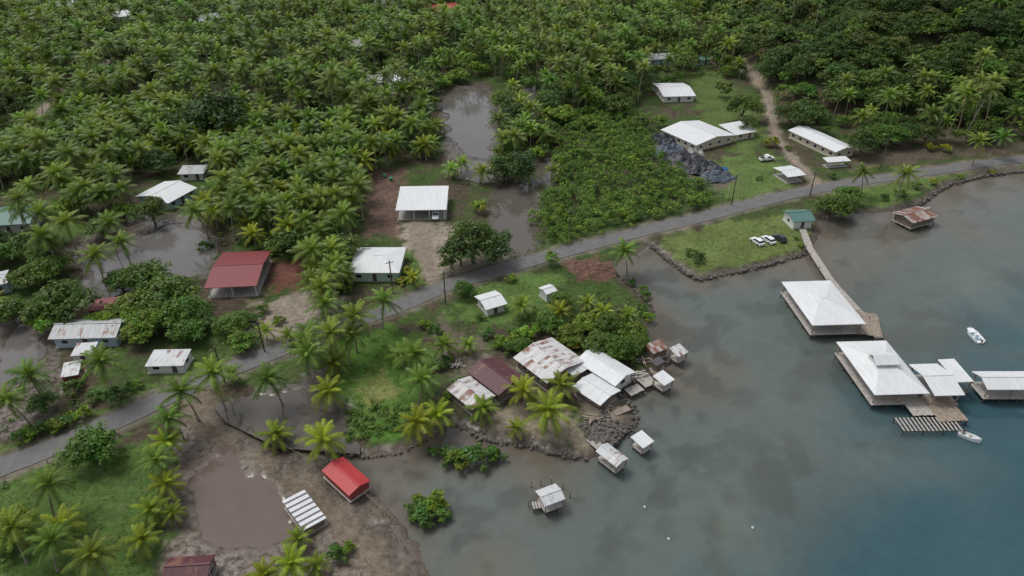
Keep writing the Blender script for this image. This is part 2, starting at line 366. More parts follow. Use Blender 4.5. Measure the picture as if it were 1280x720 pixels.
# sea
ns,ms=420,420; ys=35*np.exp(np.linspace(0,math.log(2700/35),ns)); us=np.linspace(-1.25,1.25,ms)
xs=(us[None,:]*(ys[:,None]+45)).ravel(); y2=np.repeat(ys,ms); s=-sd(xs,y2,LAND)
n1=fbm(xs*.05,y2*.05); n2=fbm(xs*.2+4,y2*.2)
edge=np.array([.118,.098,.076]); shal=np.array([.118,.112,.092]); mid=np.array([.098,.120,.110]); deep=np.array([.036,.083,.100])
dp=s+(n1-.5)*44+ (xs-20)*.12-(y2-120)*.30
w0=sst(-1,6,s+(n2-.5)*6)[:,None]; w1=sst(4,24,dp)[:,None]; w2=sst(36,74,dp)[:,None]
c=edge*(1-w0)+shal*w0; c=c*(1-w1)+mid*w1; c=c*(1-w2)+deep*w2
wd=(sst(.55,.66,n2)*sst(30,4,s))[:,None]; c=c*(1-.3*wd)
reef=sst(26,40,dp)*sst(66,50,dp)*sst(.50,.64,fbm(xs*.16+9,y2*.16)); c=c*(1-.30*reef[:,None])+np.array([.05,.045,.03])*.30*reef[:,None]
pl=sst(.6,.72,fbm(xs*.06+40,y2*.03+7))*sst(20,45,dp); c=c+pl[:,None]*np.array([.014,.012,.006])
o=link('lagoon_water',arrmesh('lagoon_water',np.stack([xs,y2,0*xs],1),grid_faces(ns,ms),np.concatenate([c,np.ones((len(c),1))],1),M['sea'],True)); o['kind']='structure'
for i,q in enumerate(PONDS):
    q=np.array(q); ce=q.mean(0); q=ce+(q-ce)*1.3; mb=MB(); mb.v=[(a,b,LZ-.13-.004*i) for a,b in q]; mb.f=[tuple(range(len(q)))]
    o=mb.build('pond',M['pond2'] if i==2 else M['pond3'] if i in(4,3,7,9) else M['pond']); o['kind']='structure'
def ribbon(name,pl,wd,dz,mat,jit=0):
    V=[];Fc=[]; pl=[np.array(p) for p in pl]
    for i,p in enumerate(pl):
        t=pl[min(i+1,len(pl)-1)]-pl[max(i-1,0)]; t/=np.linalg.norm(t); n=np.array([-t[1],t[0]])
        for k,(e,z) in enumerate(((-1,-.25),(-.96,0),(-.33,.04),(.33,.04),(.96,0),(1,-.25))):
            q=p+n*wd/2*(e+random.uniform(-jit,jit)); V.append((q[0],q[1],LZ+dz+z))
        if i:
            for k in range(5): a=(i-1)*6+k; Fc.append((a,a+6,a+7,a+1))
    mb=MB(); mb.v=V; mb.f=[f[::-1] for f in Fc]; o=mb.build(name,mat); o['kind']='structure'; return o
ribbon('road',ROAD,5.2,.12,M['road'],.025)
for i,p in enumerate(PATHS): ribbon('dirt_path',p,(2.2,3.6,2.2)[i],.07,M['dirt'],.14)
# ---------------------------------------------------------------- buildings
CIRC=[]
def frame3(A,B,D,z):
    a,b,d=[P(*q,z)[:2] for q in(A,B,D)]; u=b-a; L=np.linalg.norm(u); u/=L; n=np.array([-u[1],u[0]]); W=abs(np.dot(d-a,n)); c=(b+d)/2
    return a,u,n,L,W,c
def house(name,label,cat,A,B,D,h=2.6,rise=1.2,roof='white',wall='w_white',ridge='u',kind='gable',open_=False,base=LZ,W=None,group=None,stilt=False,win=True,postm='wood',backwall=False,dorm=False):
    z=base+h; a,u,n,L,Wd,c=frame3(A,B,D,z)
    if W is not None: c=a+u*L/2+n*W/2; Wd=W
    rz=math.atan2(u[1],u[0])
    if ridge=='v': rz+=PI/2; L,Wd=Wd,L
    CIRC.append((c[0],c[1],max(L,Wd)*.55+.5,z+rise))
    t=thing(name,label,cat,(c[0],c[1],base),rz,group)
    hw=Wd/2; hl=L/2; th=.14; oh=.65 if min(L,Wd)>5 else .25
    rm=MB()
    if kind=='gable':
        rm.prism([(-hw,h),(0,h+rise),(hw,h),(hw,h-th),(0,h+rise-th),(-hw,h-th)],-hl,hl)
        ro=rm.build('roof',M[roof],t); MB().box(0,0,h+rise+.03,L+.04,.34,.07).build('ridge_cap',M[roof],ro)
        prof=lambda y:h-.16+rise*(1-abs(y)/hw)
        wp=[(-(hw-oh),0),((hw-oh),0),((hw-oh),prof(hw-oh)),(0,h+rise-.2),(-(hw-oh),prof(hw-oh))]
    elif kind=='shed':
        rm.prism([(-hw,h),(hw,h+rise),(hw,h+rise-th),(-hw,h-th)],-hl,hl); ro=rm.build('roof',M[roof],t)
        q=lambda y:h-.17+rise*(y+hw)/(2*hw); wp=[(-(hw-oh),0),(hw-oh,0),(hw-oh,q(hw-oh)),(-(hw-oh),q(-(hw-oh)))]
    else: # hip
        rl=max(hl-hw*.85,hl*.12); v=[(-hl,-hw,h),(hl,-hw,h),(hl,hw,h),(-hl,hw,h),(-rl,0,h+rise),(rl,0,h+rise),(-hl,-hw,h-th),(hl,-hw,h-th),(hl,hw,h-th),(-hl,hw,h-th)]
        rm.v=v; rm.f=[(0,1,5,4),(1,2,5),(2,3,4,5),(3,0,4),(0,6,7,1),(1,7,8,2),(2,8,9,3),(3,9,6,0),(9,8,7,6)]; ro=rm.build('roof',M[roof],t)
        MB().box(0,0,h+rise+.02,2*rl+.2,.3,.08).build('ridge_cap',M[roof],ro)
        wp=[(-(hw-oh),0),(hw-oh,0),(hw-oh,h-.16),(-(hw-oh),h-.16)]
    if dorm:
        d=MB(); dz=h+rise*.75; d.prism([(-1.9,dz+.75),(0,dz+1.7),(1.9,dz+.75),(1.9,dz+.62),(0,dz+1.57),(-1.9,dz+.62)],-2.4,2.4); dd=d.build('roof_lantern',M[roof],t)
        MB().box(0,0,dz+.1,4.0,3.0,1.1).build('lantern_wall',M['w_white'],dd)
    if open_:
        nx=max(2,int(L/4)+1)
        for i in range(nx):
            for sy in(-1,1):
                x=-hl+oh+(L-2*oh)*i/(nx-1); yy_=sy*(hw-oh); tz=h-.14 if kind!='shed' else h-.16+rise*(yy_+hw)/(2*hw)
                if kind=='gable': tz=h-.16+rise*(1-abs(yy_)/hw)
                MB().box(x,yy_,tz/2,.2,.2,tz).build('post',M[postm],t)
        for sy in(-1,1): MB().box(0,sy*(hw-oh-.14),h-.22,L-2*oh,.08,.2).build('beam',M[postm],t)
        MB().box(0,0,.05 if not stilt else -.06,L-.4,Wd-.4,.12).build('floor',M['concrete'] if not stilt else M['greywood'],t)
        if stilt and min(L,Wd)>7:
            for sy in(-1,1): MB().box(0,sy*(hw-oh-.1),.95,L-2*oh,.06,.1).build('railing',M['wood'],t)
        if backwall: MB().box(0,hw-oh-.2,h/2-.1,L-2*oh-.3,.12,h-.3).build('wall',M[wall],t)
    else:
        MB().prism(wp,-(hl-oh),hl-oh).build('wall',M[wall],t)
        if win:
            for sy in(-1,1):
                k=max(1,int(L/3.6)); 
                for i in range(k):
                    x=-hl+oh+(L-2*oh)*(i+.5)/k; yw=sy*(hw-oh)
                    if i==k//2 and sy==-1:
                        d=MB().box(x,yw+sy*.03,1.02,.95,.08,2.04).build('door',M['darkwood'],t); MB().box(x+.35,yw+sy*.09,1.0,.12,.05,.05).build('handle',M['metal'],d); continue
                    f=MB().box(x,yw+sy*.03,1.45,1.5,.08,1.05).build('window',M['trim'],t); MB().box(x,yw+sy*.045,1.45,1.3,.08,.85).build('pane',M['glass'],f)
            for sx in(-1,1):
                xw=sx*(hl-oh); k=max(1,int(Wd/4.5))
                for i in range(k):
                    y=-(hw-oh)+(Wd-2*oh)*(i+.5)/k
                    f=MB().box(xw+sx*.03,y,1.45,.08,1.4,1.0).build('window',M['trim'],t); MB().box(xw+sx*.045,y,1.45,.08,1.2,.8).build('pane',M['glass'],f)
        MB().box(0,0,-.02,L-2*oh+.5,Wd-2*oh+.5,.22).build('foundation' if not stilt else 'deck',M['concrete'] if not stilt else M['greywood'],t)
    if stilt:
        nx=max(2,int(L/3.5)+1); ny=max(2,int(Wd/3.5)+1)
        for i in range(nx):
            for j in range(ny):
                x=-hl+.5+(L-1)*i/(nx-1); y=-hw+.5+(Wd-1)*j/(ny-1); MB().tube([(x,y,-base-1.2),(x,y,-.12)],[.14,.13],6).build('stilt',M['darkwood'],t)
    return t
house('carport','white metal-roofed carport with a truck parked under it beside the sandy yard','carport',(495,263),(559,262),(500,236),3.3,.8,'white','w_white',kind='shed',open_=True,backwall=True,postm='trim')
house('house','white hip-roofed house with pale green walls just above the road','house',(435,341),(500,341),(446,309),2.8,1.3,'white','w_green',kind='hip')
house('pavilion','dark red metal-roofed open pavilion on the bare red earth','pavilion',(262,360),(328,357),(272,316),3.0,1.1,'darkred','w_cream',open_=True,backwall=True,postm='trim')
house('house','long grey gabled house with pale blue walls at the left beyond the mud','house',(61,424),(146,422),(80,399),2.7,1.3,'grey','w_blue')
house('lean_to','small white annex roof in front of the long grey gabled house','annex',(90,445),(117,443),(95,431),2.0,.4,'white2','w_white',kind='shed')
house('shed','small red-walled hut with pale roof in front of the long grey house','shed',(76,472),(99,468),(80,456),2.2,.5,'white2','w_red',kind='shed')
house('shed','low white-roofed shed between the long grey house and the road','shed',(185,458),(233,457),(189,439),2.0,.4,'white2','w_white',kind='shed')
house('shed','small dark red roofed shed behind the long grey gabled house','shed',(112,389),(146,386),(115,376),2.2,.5,'darkred','w_wood',kind='shed')
house('house','pale blue-white roofed house hidden in the palms left of the grove','house',(205,257),(242,237),(173,243),2.6,1.3,'white','w_blue')
house('shed','small grey-roofed shed just behind the pale blue-white roofed house','shed',(222,218),(255,217),(228,209),2.4,.6,'grey','w_white',kind='shed')
house('house','teal green roofed house cut by the left edge of the photo','house',(-18,283),(44,279),(-4,259),2.8,1.4,'teal','w_white')
house('house','white house corner at the far left edge below the teal roof','house',(-14,359),(12,353),(-16,343),2.6,.8,'white2','w_blue')
house('house','white-roofed house in the middle of the dense palm grove','house',(484,106),(508,103),(486,90),3.0,1.2,'white','w_white')
house('shed','low white roof left of the white grove house, half hidden by palms','shed',(455,104),(478,103),(457,95),2.6,.5,'white2','w_white',kind='shed')
house('house','grey-roofed gabled house alone high in the palm grove','house',(438,60),(462,55),(437,50),3.0,2.2,'grey','w_cream',W=11)
house('house','grey-white roofed house just under the wooded hill','house',(811,75),(845,73),(811,63),2.8,1.4,'grey','w_blue',W=11)
house('shed','small pale green shed right of the grey-white roof under the hill','shed',(868,76),(890,74),(868,70),2.6,.8,'teal','w_green',W=6)
house('house','white-roofed bungalow behind the large green mangrove thicket','house',(825,121),(866,120),(819,104),2.6,1.2,'white','w_white')
house('house','large white double-width roof house beside the black netting heaps','house',(862,184),(912,171),(834,160),2.7,1.4,'white','w_cream',ridge='v')
house('annex','small white side roof touching the right of the large double-width house','annex',(914,170),(941,165),(904,157),2.5,.7,'white','w_cream',kind='shed')
house('house','long narrow white-roofed house set slantwise beside the uphill driveway','house',(1035,192),(1062,187),(994,161),2.8,1.0,'white','w_cream',ridge='v')
house('annex','narrow white porch roof at the front of the long narrow slanting house','porch',(1035,203),(1064,201),(1037,197),2.2,.3,'white','w_white',kind='shed',open_=True,W=3.5)
house('shelter','small white open shelter on the lawn above the road','shelter',(981,222),(1004,219),(970,209),2.4,.5,'white',kind='gable',open_=True)
house('waiting_hut','teal-roofed white hut at the landward end of the pier','hut',(987,278),(1015,276),(982,263),2.6,1.2,'teal','w_white')
house('boat_shed','rusty patched shed on stilts in the shallows right of the pier','shed',(1134,281),(1167,272),(1122,264),2.1,.8,'rust2','w_wood',base=.9,stilt=True,win=False)
house('shed','small white gabled shed on the lawn just below the road','shed',(606,388),(633,380),(594,370),2.2,.8,'white','w_white')
house('shed','tiny white-roofed kiosk right of the small white gabled shed','kiosk',(681,369),(695,364),(675,359),2.1,.5,'white','w_white',win=False)
# shore compound
house('house','big patchy rusty-white roofed house in the shore compound','house',(682,480),(731,452),(643,446),2.7,1.1,'rust','w_wood',ridge='v')
house('house','maroon rusted roof house left of the big patchy white roof','house',(622,495),(657,474),(585,464),2.6,1.0,'maroon','w_wood',ridge='v')
house('shed','small white and rust roofed shed at the lower left of the maroon roof','shed',(586,515),(616,497),(562,484),2.2,.7,'rust','w_wood',ridge='v')
house('house','clean white roof house right of the patchy rusty roof','house',(766,485),(792,467),(722,449),2.5,.9,'white','w_white',ridge='v')
house('lean_to','lower white roof extension nearest the water in the shore compound','annex',(749,508),(775,489),(716,483),2.1,.6,'white','w_wood',ridge='v')
house('lean_to','narrow grey lean-to roof between the patchy roof and the clean white roof','annex',(716,472),(733,462),(700,456),2.4,.3,'white2','w_wood',kind='shed',win=False)
house('shack','brown rusty shack at the shore edge right of the white roofs','shack',(815,443),(834,436),(807,432),2.0,.5,'rust2','w_wood',kind='shed',win=False)
house('shack','tiny dark grey shack beside the brown rusty shack on the shore','shack',(820,458),(831,452),(813,452),1.8,.3,'dark','w_wood',kind='shed',win=False)
house('stilt_hut','white-roofed hut on stilts beside the brown rusty shack','hut',(846,447),(859,441),(838,436),1.8,.4,'white2','w_wood',kind='shed',base=1.2,stilt=True,open_=True)
house('stilt_hut','small bright white stilt hut below the brown rusty shack','hut',(829,483),(842,475),(817,471),1.8,.4,'white','w_wood',kind='shed',base=1.2,stilt=True,open_=True)
house('stilt_hut','small white square roof over the water right of the rubble shore','hut',(803,561),(817,552),(789,547),1.7,.3,'white','w_wood',kind='shed',base=1.0,stilt=True,open_=True)
house('stilt_hut','long white-roofed landing hut at the tip of the rubble shore','hut',(768,586),(783,575),(747,562),1.8,.4,'white2','w_wood',ridge='v',base=1.1,stilt=True,open_=True)
house('boat_lift_hut','white two-pitched stilt shelter standing alone among mooring posts','hut',(682,633),(708,623),(668,614),1.8,.5,'white2','w_wood',base=1.1,stilt=True,open_=True)
house('shed','bright red gabled shed beside the brown track','shed',(436,620),(463,601),(402,588),1.7,.55,'red','w_red',ridge='v',win=False)
house('shed','white shed with dark stripes on its flat roof below the red shed','shed',(384,662),(412,645),(349,630),1.5,.3,'stripe','w_wood',ridge='v',kind='shed',win=False)
house('house','dark maroon roof cut by the bottom edge left of centre','house',(205,728),(264,724),(208,697),2.2,.8,'maroon','w_wood')
house('water_pavilion','large white-roofed pavilion on stilts nearest the shore along the pier','pavilion',(1008,407),(1075,405),(984,352),2.7,1.1,'white','w_wood',kind='hip',base=1.4,stilt=True,open_=True,postm='wood')
house('water_pavilion','largest white-roofed stilt pavilion with a raised roof lantern','pavilion',(1084,494),(1153,492),(1054,427),2.7,1.6,'white','w_wood',kind='hip',base=1.4,stilt=True,open_=True,dorm=True,postm='wood')
house('water_pavilion','smaller white roof joined to the right of the lantern pavilion','pavilion',(1159,495),(1197,494),(1145,455),2.6,1.0,'white','w_wood',base=1.4,stilt=True,open_=True)
house('water_shelter','narrow white canopy at the far right of the joined pavilions','canopy',(1192,478),(1213,477),(1176,451),3.0,.4,'white','w_wood',kind='shed',base=1.4,stilt=True,open_=True)
house('water_pavilion','white-roofed stilt pavilion cut by the right edge of the photo','pavilion',(1228,487),(1300,487),(1221,464),2.5,.9,'white','w_wood',base=1.3,stilt=True,open_=True)
for lab,A,B,D,rf,wl in [('small white-roofed house at the top left in a clearing',(143,22),(166,19),(142,14),'white','w_white'),
 ('blue-grey roofed house at the top left, right of the clearing',(249,27),(279,23),(248,15),'bluegrey','w_blue'),
 ('long pale grey roof on the top edge right of the blue-grey house',(276,10),(312,8),(276,0),'grey','w_white'),
 ('faded grey roof at the top edge in the left corner',(60,9),(92,7),(60,-2),'grey','w_red'),
 ('dark-roofed house at the top between the white and blue-grey roofs',(178,18),(205,16),(178,6),'dark','w_blue'),
 ('red-roofed house at the top edge near the middle',(543,14),(576,10),(543,2),'red','w_blue'),
 ('pale green roof at the top edge left of the red roof',(468,5),(503,4),(468,-4),'teal','w_white')]:
    house('house',lab,'house',A,B,D,3.0,2.4,rf,wl,W=12)
# ---------------------------------------------------------------- decks, pier
def deck(name,label,A,B,D,z=1.35,gap=.04,pw=.3,mat='greywood',cat='deck'):
    a,u,n,L,W,c=frame3(A,B,D,z); rz=math.atan2(u[1],u[0]); t=thing(name,label,cat,(c[0],c[1],0),rz)
    mb=MB(); k=int(L/(pw+gap))
    for i in range(k): mb.box(-L/2+(i+.5)*(pw+gap),0,z,pw,W*random.uniform(.96,1.03),.06)
    mb.build('planking',M[mat],t)
    for e in(-.46,0,.46): MB().box(0,e*W,z-.13,L,.14,.18).build('joist',M['darkwood'],t)
    for i in range(max(2,int(L/3)+1)):
        for e in(-.46,.46):
            x=-L/2+.2+(L-.4)*i/max(1,int(L/3)) ; MB().tube([(x,e*W,-1.5),(x,e*W,z-.04)],[.12,.12],6).build('pile',M['darkwood'],t)
    return t
def pier(name,label,pl,z,wd):
    pts=PP(pl,z); c0=pts[0]; t=thing(name,label,'pier',(c0[0],c0[1],0)); mb=MB()
    for i in range(len(pts)-1):
        a,b=pts[i]-c0,pts[i+1]-c0; d=b-a; L=np.linalg.norm(d); rz=math.atan2(d[1],d[0]); k=int(L/.32); u=d/L; n=np.array([-u[1],u[0]])
        for j in range(k):
            p=a+u*(j+.5)*.32; mb.box(p[0],p[1],z+.001*(j%2),.28,wd*random.uniform(.97,1.03),.07,rz)
        for e in(-.4,.4): q=(a+b)/2+n*e*wd; MB().box(q[0],q[1],z-.14,L,.14,.18,rz).build('joist',M['darkwood'],t)
        for j in range(int(L/3.5)+1):
            for e in(-.5,.5):
                p=a+u*j*3.5+n*e*wd; hh=z+(.7 if j%2 else .1); MB().tube([(p[0],p[1],-1.5),(p[0],p[1],hh)],[.12,.11],6).build('pile',M['wood'],t)
    mb.build('planking',M['greywood'],t); return t
pier('pier','long wooden walkway pier linking the teal hut to the water pavilions',[(1003,286),(1012,310),(1038,350),(1072,388),(1100,423)],1.4,1.9)
deck('deck','wooden deck along the right side of the first water pavilion',(1068,416),(1104,422),(1066,388),1.45,mat='wood')
deck('deck','brown wooden deck under the open end of the lantern pavilion',(1163,528),(1200,526),(1160,494),1.4,mat='wood')
deck('deck','pale slatted landing deck in front of the lantern pavilion',(1126,539),(1206,538),(1119,522),1.25,.45,.3)
deck('deck','short boardwalk below the eave of the lantern pavilion',(1136,520),(1163,519),(1132,500),1.35)
deck('dock','small grey plank dock beside the white compound roofs',(789,495),(806,487),(780,487),1.15,cat='dock')
deck('dock','narrow grey plank dock just above the small grey plank dock',(806,485),(822,478),(796,474),1.15,cat='dock')
deck('dock','crooked little dock between the rusty shack and the white stilt hut',(818,470),(832,464),(812,464),1.1,cat='dock',mat='wood')
deck('dock','low plank platform on the stones below the compound',(770,520),(790,512),(765,513),1.15,cat='dock',mat='wood')
deck('dock','short dock joining the landing hut to the rubble shore',(746,562),(758,555),(732,550),1.15,cat='dock')
deck('dock','small bare wooden platform at the side of the lone stilt shelter',(668,636),(683,634),(662,628),1.1,.15,cat='dock')
def boards(label,px,py,n=14,mat='greywood'):
    p=P(px,py); mb=MB()
    for i in range(n): mb.box(random.uniform(-.8,.8),random.uniform(-.6,.6),.08+i*.05,random.uniform(1.6,3.2),.22,.05,random.uniform(-.5,.5)+(1.5 if random.random()<.3 else 0))
    tag(mb.build('board_pile',M[mat],None,False,(p[0],p[1],LZ)),label,'board pile')
boards('loose pile of grey boards at the corner of the clean white roof',800,470); boards('loose pile of brown boards below the white extension roof',760,512,16,'wood'); boards('loose pile of boards between the maroon and patchy roofs',655,492,12,'wood'); boards('scattered pale boards on the bare yard above the maroon roof',570,458,14); boards('scrap boards heaped near the rubble shore tip',742,525,18,'wood'); boards('grey boards dropped at the foot of the patchy rusty roof',696,492,12); boards('brown boards stacked by the tiny dark grey shack',806,452,14,'wood')
# ---------------------------------------------------------------- sea walls & rocks
def rockwall(name,label,pl,z=.45,r=.7,rows=2,step=.75,cat='sea wall',mat='rock'):
    pts=PP(pl,.6); mb=MB(); c0=pts[0]
    for i in range(len(pts)-1):
        a,b=pts[i],pts[i+1]; L=np.linalg.norm(b-a); u=(b-a)/L; n=np.array([-u[1],u[0]])
        for j in range(int(L/step)):
            for k in range(rows):
                if random.random()<.12: continue
                p=a+u*(j+random.random())*step+n*(k-.5*(rows-1)+random.uniform(-.5,.5))*r*1.1-c0; mb.rock((p[0],p[1],z+random.uniform(-.25,.3)),r*random.uniform(.5,1.3))
    tag(mb.build(name,M[mat],None,False,(c0[0],c0[1],0)),label,cat)
rockwall('sea_wall','dark stone sea wall around the grassy car park point',[(812,305),(842,329),(872,349),(940,335),(1009,316)],.45,.42,2,.5)
rockwall('sea_wall','low stone wall along the little jetty above the shore trees',[(766,334),(775,345),(800,368),(820,388)],.45,.42,1,.6)
rockwall('sea_wall','stone edge of the green headland beside the brown inlet',[(395,556),(425,566),(460,570),(505,563),(530,548),(562,527)],.25,.34,1,.5)
rockwall('sea_wall','stone edge in front of the sandy compound yard',[(562,527),(588,536),(604,549),(650,554),(700,567),(738,573)],.3,.38,2,.55)
rockwall('sea_wall','stone bank holding the road verge at the right edge',[(1150,255),(1165,243),(1190,229),(1230,219),(1285,212)],.45,.45,2,.6)
rockwall('rubble_bank','heap of dark rubble on the shore tip beside the sandy yard',[(728,530),(745,550),(765,535),(750,520),(738,540),(756,556),(778,530)],.9,.45,6,.45,'rubble')
rockwall('sea_wall','broken stone edge under the shacks on the compound shore',[(838,447),(818,465),(794,475),(777,492),(797,515),(790,535),(755,562)],.35,.4,3,.65)
def stakes(name,label,pl,step,hh=1.2,mat='wood',rail=False):
    pts=PP(pl,.8); c0=pts[0]; t=thing(name,label,'fence',(c0[0],c0[1],0))
    for i in range(len(pts)-1):
        a,b=pts[i]-c0,pts[i+1]-c0; L=np.linalg.norm(b-a); k=int(L/step)
        for j in range(k):
            p=a+(b-a)*j/k; MB().tube([(p[0],p[1],-.6),(p[0]+random.uniform(-.1,.1),p[1],.8+hh*random.uniform(.7,1.1))],[.09,.07],5).build('post',M[mat],t)
        MB().tube([(a[0],a[1],.75+hh*.6),(b[0],b[1],.75+hh*.6)],[.03,.03],4).build('rail',M[mat],t)
stakes('stake_fence','line of wooden stakes beside the shore of the brown track',[(300,528),(352,558),(396,582),(450,612),(492,650)],3)
stakes('stake_fence','row of stakes running from the striped shed to the shore',[(415,668),(445,690),(470,715)],2.2)
stakes('stake_fence','stake line between the red shed and the water',[(440,606),(478,640),(505,690)],2.4,1.3)
stakes('stake_fence','stake fence on the left bank of the reddish pond',[(238,560),(218,600),(215,650)],2.5)
stakes('stake_fence','post and rail fence along the lower edge of the road verge',[(60,580),(150,545),(215,520)],3,1.1)
for i,(a,b) in enumerate([(664,604),(676,601),(690,600),(703,606),(712,617),(700,637),(660,628)]):
    p=P(a,b,1); tag(MB().tube([(0,0,-1.5),(random.uniform(-.15,.15),0,1.7)],[.13,.1],7).build('mooring_post',M['wood'],None,False,(p[0],p[1],0)),'weathered wooden mooring post standing in water around the lone stilt shelter','post','posts around the lone stilt shelter')
def heap(label,px,py,rx,ry,hz,mat,name='netting_heap',cat='heap',rz=0):
    p=P(px,py); n=22; v=[];f=[]; sx=random.random()*50
    for i in range(n+1):
        for j in range(n+1):
            x=(i/n*2-1);y=(j/n*2-1); r=math.hypot(x,y)/(.72+.55*float(vn(np.array([math.atan2(y,x)*1.3+sx]),np.array([sx]))[0])); k=max(0,1-r**2.4); v.append((x*rx,y*ry,hz*k**.6*(.3+1.3*float(vn(np.array([x*6+sx]),np.array([y*6]))[0]))-.06))
    for i in range(n):
        for j in range(n): a=i*(n+1)+j; f.append((a,a+n+1,a+n+2,a+1))
    mb=MB(); mb.v=v; mb.f=f; o=mb.build(name,M[mat],None,False,(p[0],p[1],LZ)); o.rotation_euler.z=rz; return tag(o,label,cat)
heap('dark netting heap nearest the double-width house, at the top of the row',824,176,6,5,1.8,'black')
heap('second dark netting heap down from the double-width house',838,190,6,5,2.0,'bluenet')
heap('long black netting heap in the middle of the row of heaps',856,200,7,6,2.2,'black',rz=-.6)
heap('widest black netting heap near the lower end of the row',876,212,7,6,2.3,'black',rz=-.5)
heap('last blue-grey netting heap beside the lawn above the road',897,223,6,4,1.7,'bluenet')
heap('pale grey crumpled sheet heap beside the netting heaps',868,192,3.5,3.5,1.2,'concrete')
heap('blue tarpaulin bundle lying on the lawn edge by the netting heaps',905,212,1.4,1.2,.8,'bluetarp','tarpaulin','tarpaulin')
heap('low brown earth mound on the bare reddish soil below the road',738,336,6,4,.7,'redearth','earth_mound','earth mound')
# ---------------------------------------------------------------- vehicles
def wheel(x,y,r,t,w=.22):
    tw=MB().tube([(x,y-w/2,r),(x,y+w/2,r)],[r,r],16).build('wheel',M['rubber'],t); MB().tube([(x,y-w/2-.01,r),(x,y+w/2+.01,r)],[r*.6,r*.6],12).build('rim',M['metal'],tw)
def car(label,px,py,rz,paint,group=None):
    p=P(px,py); t=thing('parked_car',label,'car',(p[0],p[1],LZ),rz,group)
    MB().prism([(-2.1,.3),(2.1,.3),(2.15,.62),(1.95,.82),(1.0,.95),(-1.75,.98),(-2.12,.85)],-.86,.86,'y').build('body',M[paint],t)
    g=MB(); b=[(-1.85,.97),(1.05,.94),(.35,1.42),(-1.45,1.44)]
    for y in(-.80,.80):
        g.v+=[(b[0][0],y,b[0][1]),(b[1][0],y,b[1][1]),(b[2][0],y*.86,b[2][1]),(b[3][0],y*.86,b[3][1])]
    g.f=[(0,1,2,3),(7,6,5,4),(1,5,6,2),(0,3,7,4),(3,2,6,7),(0,4,5,1)]; g.build('window',M['glass'],t)
    MB().prism([(-1.5,1.43),(.38,1.41),(.2,1.50),(-1.3,1.52)],-.68,.68,'y').build('roof',M[paint],t)
    for sy in(-.74,.74):
        for x in(-1.3,1.3): wheel(x,sy*1.08,.32,t)
        MB().box(2.1,sy*.85,.66,.1,.34,.14).build('headlight',M['lamp'],t); MB().box(-2.1,sy*.85,.76,.08,.26,.16).build('taillight',M['redlens'],t)
        MB().box(.75,sy*1.26,1.0,.16,.18,.13).build('mirror',M[paint],t)
    return t
car('white car parked leftmost of three on the grassy point',946,304,R(112),'carwhite')
car('white car parked in the middle of three on the grassy point',960,302,R(112),'carwhite')
car('dark car parked rightmost of three on the grassy point',974,300,R(112),'cardark')
def pickup(label,px,py,rz):
    p=P(px,py); t=thing('pickup_truck',label,'truck',(p[0],p[1],LZ+.1),rz)
    MB().prism([(-2.6,.5),(2.5,.5),(2.6,.9),(2.35,1.15),(1.35,1.25),(.75,1.9),(-.5,1.92),(-.6,1.2),(-2.6,1.2)],-.92,.92,'y').build('body',M['carwhite'],t)
    MB().box(-1.6,0,1.22,1.7,1.55,.05).build('cargo_bed',M['rubber'],t)
    w=MB(); w.prism([(1.28,1.28),(.78,1.82),(.74,1.78),(1.2,1.26)],-.8,.8,'y'); w.v=[(x+.04,y,z+.03) for x,y,z in w.v]; w.build('windscreen',M['glass'],t)
    for e in(-.93,.93): MB().box(.15,e,1.55,.95,.03,.42).build('window',M['glass'],t)
    for sy in(-.85,.85):
        for x in(-1.6,1.65): wheel(x,sy,.4,t,.26)
        MB().box(2.56,sy*.8,.92,.08,.36,.18).build('headlight',M['lamp'],t)
    return t
pickup('white truck parked nose out under the white carport',545,272,R(-88))
pickup('white truck parked on the lawn left of the small open shelter',958,201,R(15))
# ---------------------------------------------------------------- boats
def boat(name,label,px,py,rz,L,Wd,console=True,z=0):
    p=P(px,py,.5); t=thing(name,label,'boat',(p[0],p[1],z),rz); v=[];f=[];n=13
    for i in range(n):
        s=i/(n-1); x=-L/2+L*s; hw_=Wd/2*(1 if s<.5 else max(.03,(1-((s-.5)/.5)**2.2)))*(.9+.1*min(1,s*4)); sh=.75+.35*s**2
        v+=[(x,-hw_,sh),(x,-hw_*.8,.05),(x,0,-.22+.25*max(0,s-.7)*2),(x,hw_*.8,.05),(x,hw_,sh),(x,hw_*.86,sh),(x,hw_*.7,.3),(x,-hw_*.7,.3),(x,-hw_*.86,sh)]
    for i in range(n-1):
        for k in range(9): a=i*9+k; b_=i*9+(k+1)%9; f.append((a,b_,b_+9,a+9))
    f.append(tuple(range(9))[::-1]); f.append(tuple((n-1)*9+k for k in range(9))); mb=MB(); mb.v=v; mb.f=f; mb.build('hull',M['boatwhite'],t)
    for x in(-L*.28,L*.02): MB().box(x,0,.52,.35,Wd*.74,.08).build('seat',M['boatblue' if console else 'wood'],t)
    if console:
        MB().box(-L*.1,0,.75,.6,.7,.8).build('console',M['boatwhite'],t)
        MB().prism([(L*.12,.72),(L*.42,.95),(L*.42,1.0),(L*.12,.80)],-Wd*.32,Wd*.32,'y').build('foredeck',M['boatwhite'],t)
        m_=MB().box(-L/2-.2,0,.95,.4,.32,.45).build('outboard_motor',M['metal'],t); MB().box(-L/2-.2,0,.3,.15,.12,.9).build('motor_leg',M['metal'],m_)
    return t
boat('motor_boat','white motor boat with blue seats floating alone on the lagoon',1218,419,R(90),4.8,2.2)
boat('dinghy','small white dinghy beside the pale slatted landing deck',1212,546,R(-40),3.6,1.3,False)
boat('dinghy','small pale boat lying in the shallows beside the rusty stilt shed',1157,262,R(20),3.2,1.1,False)
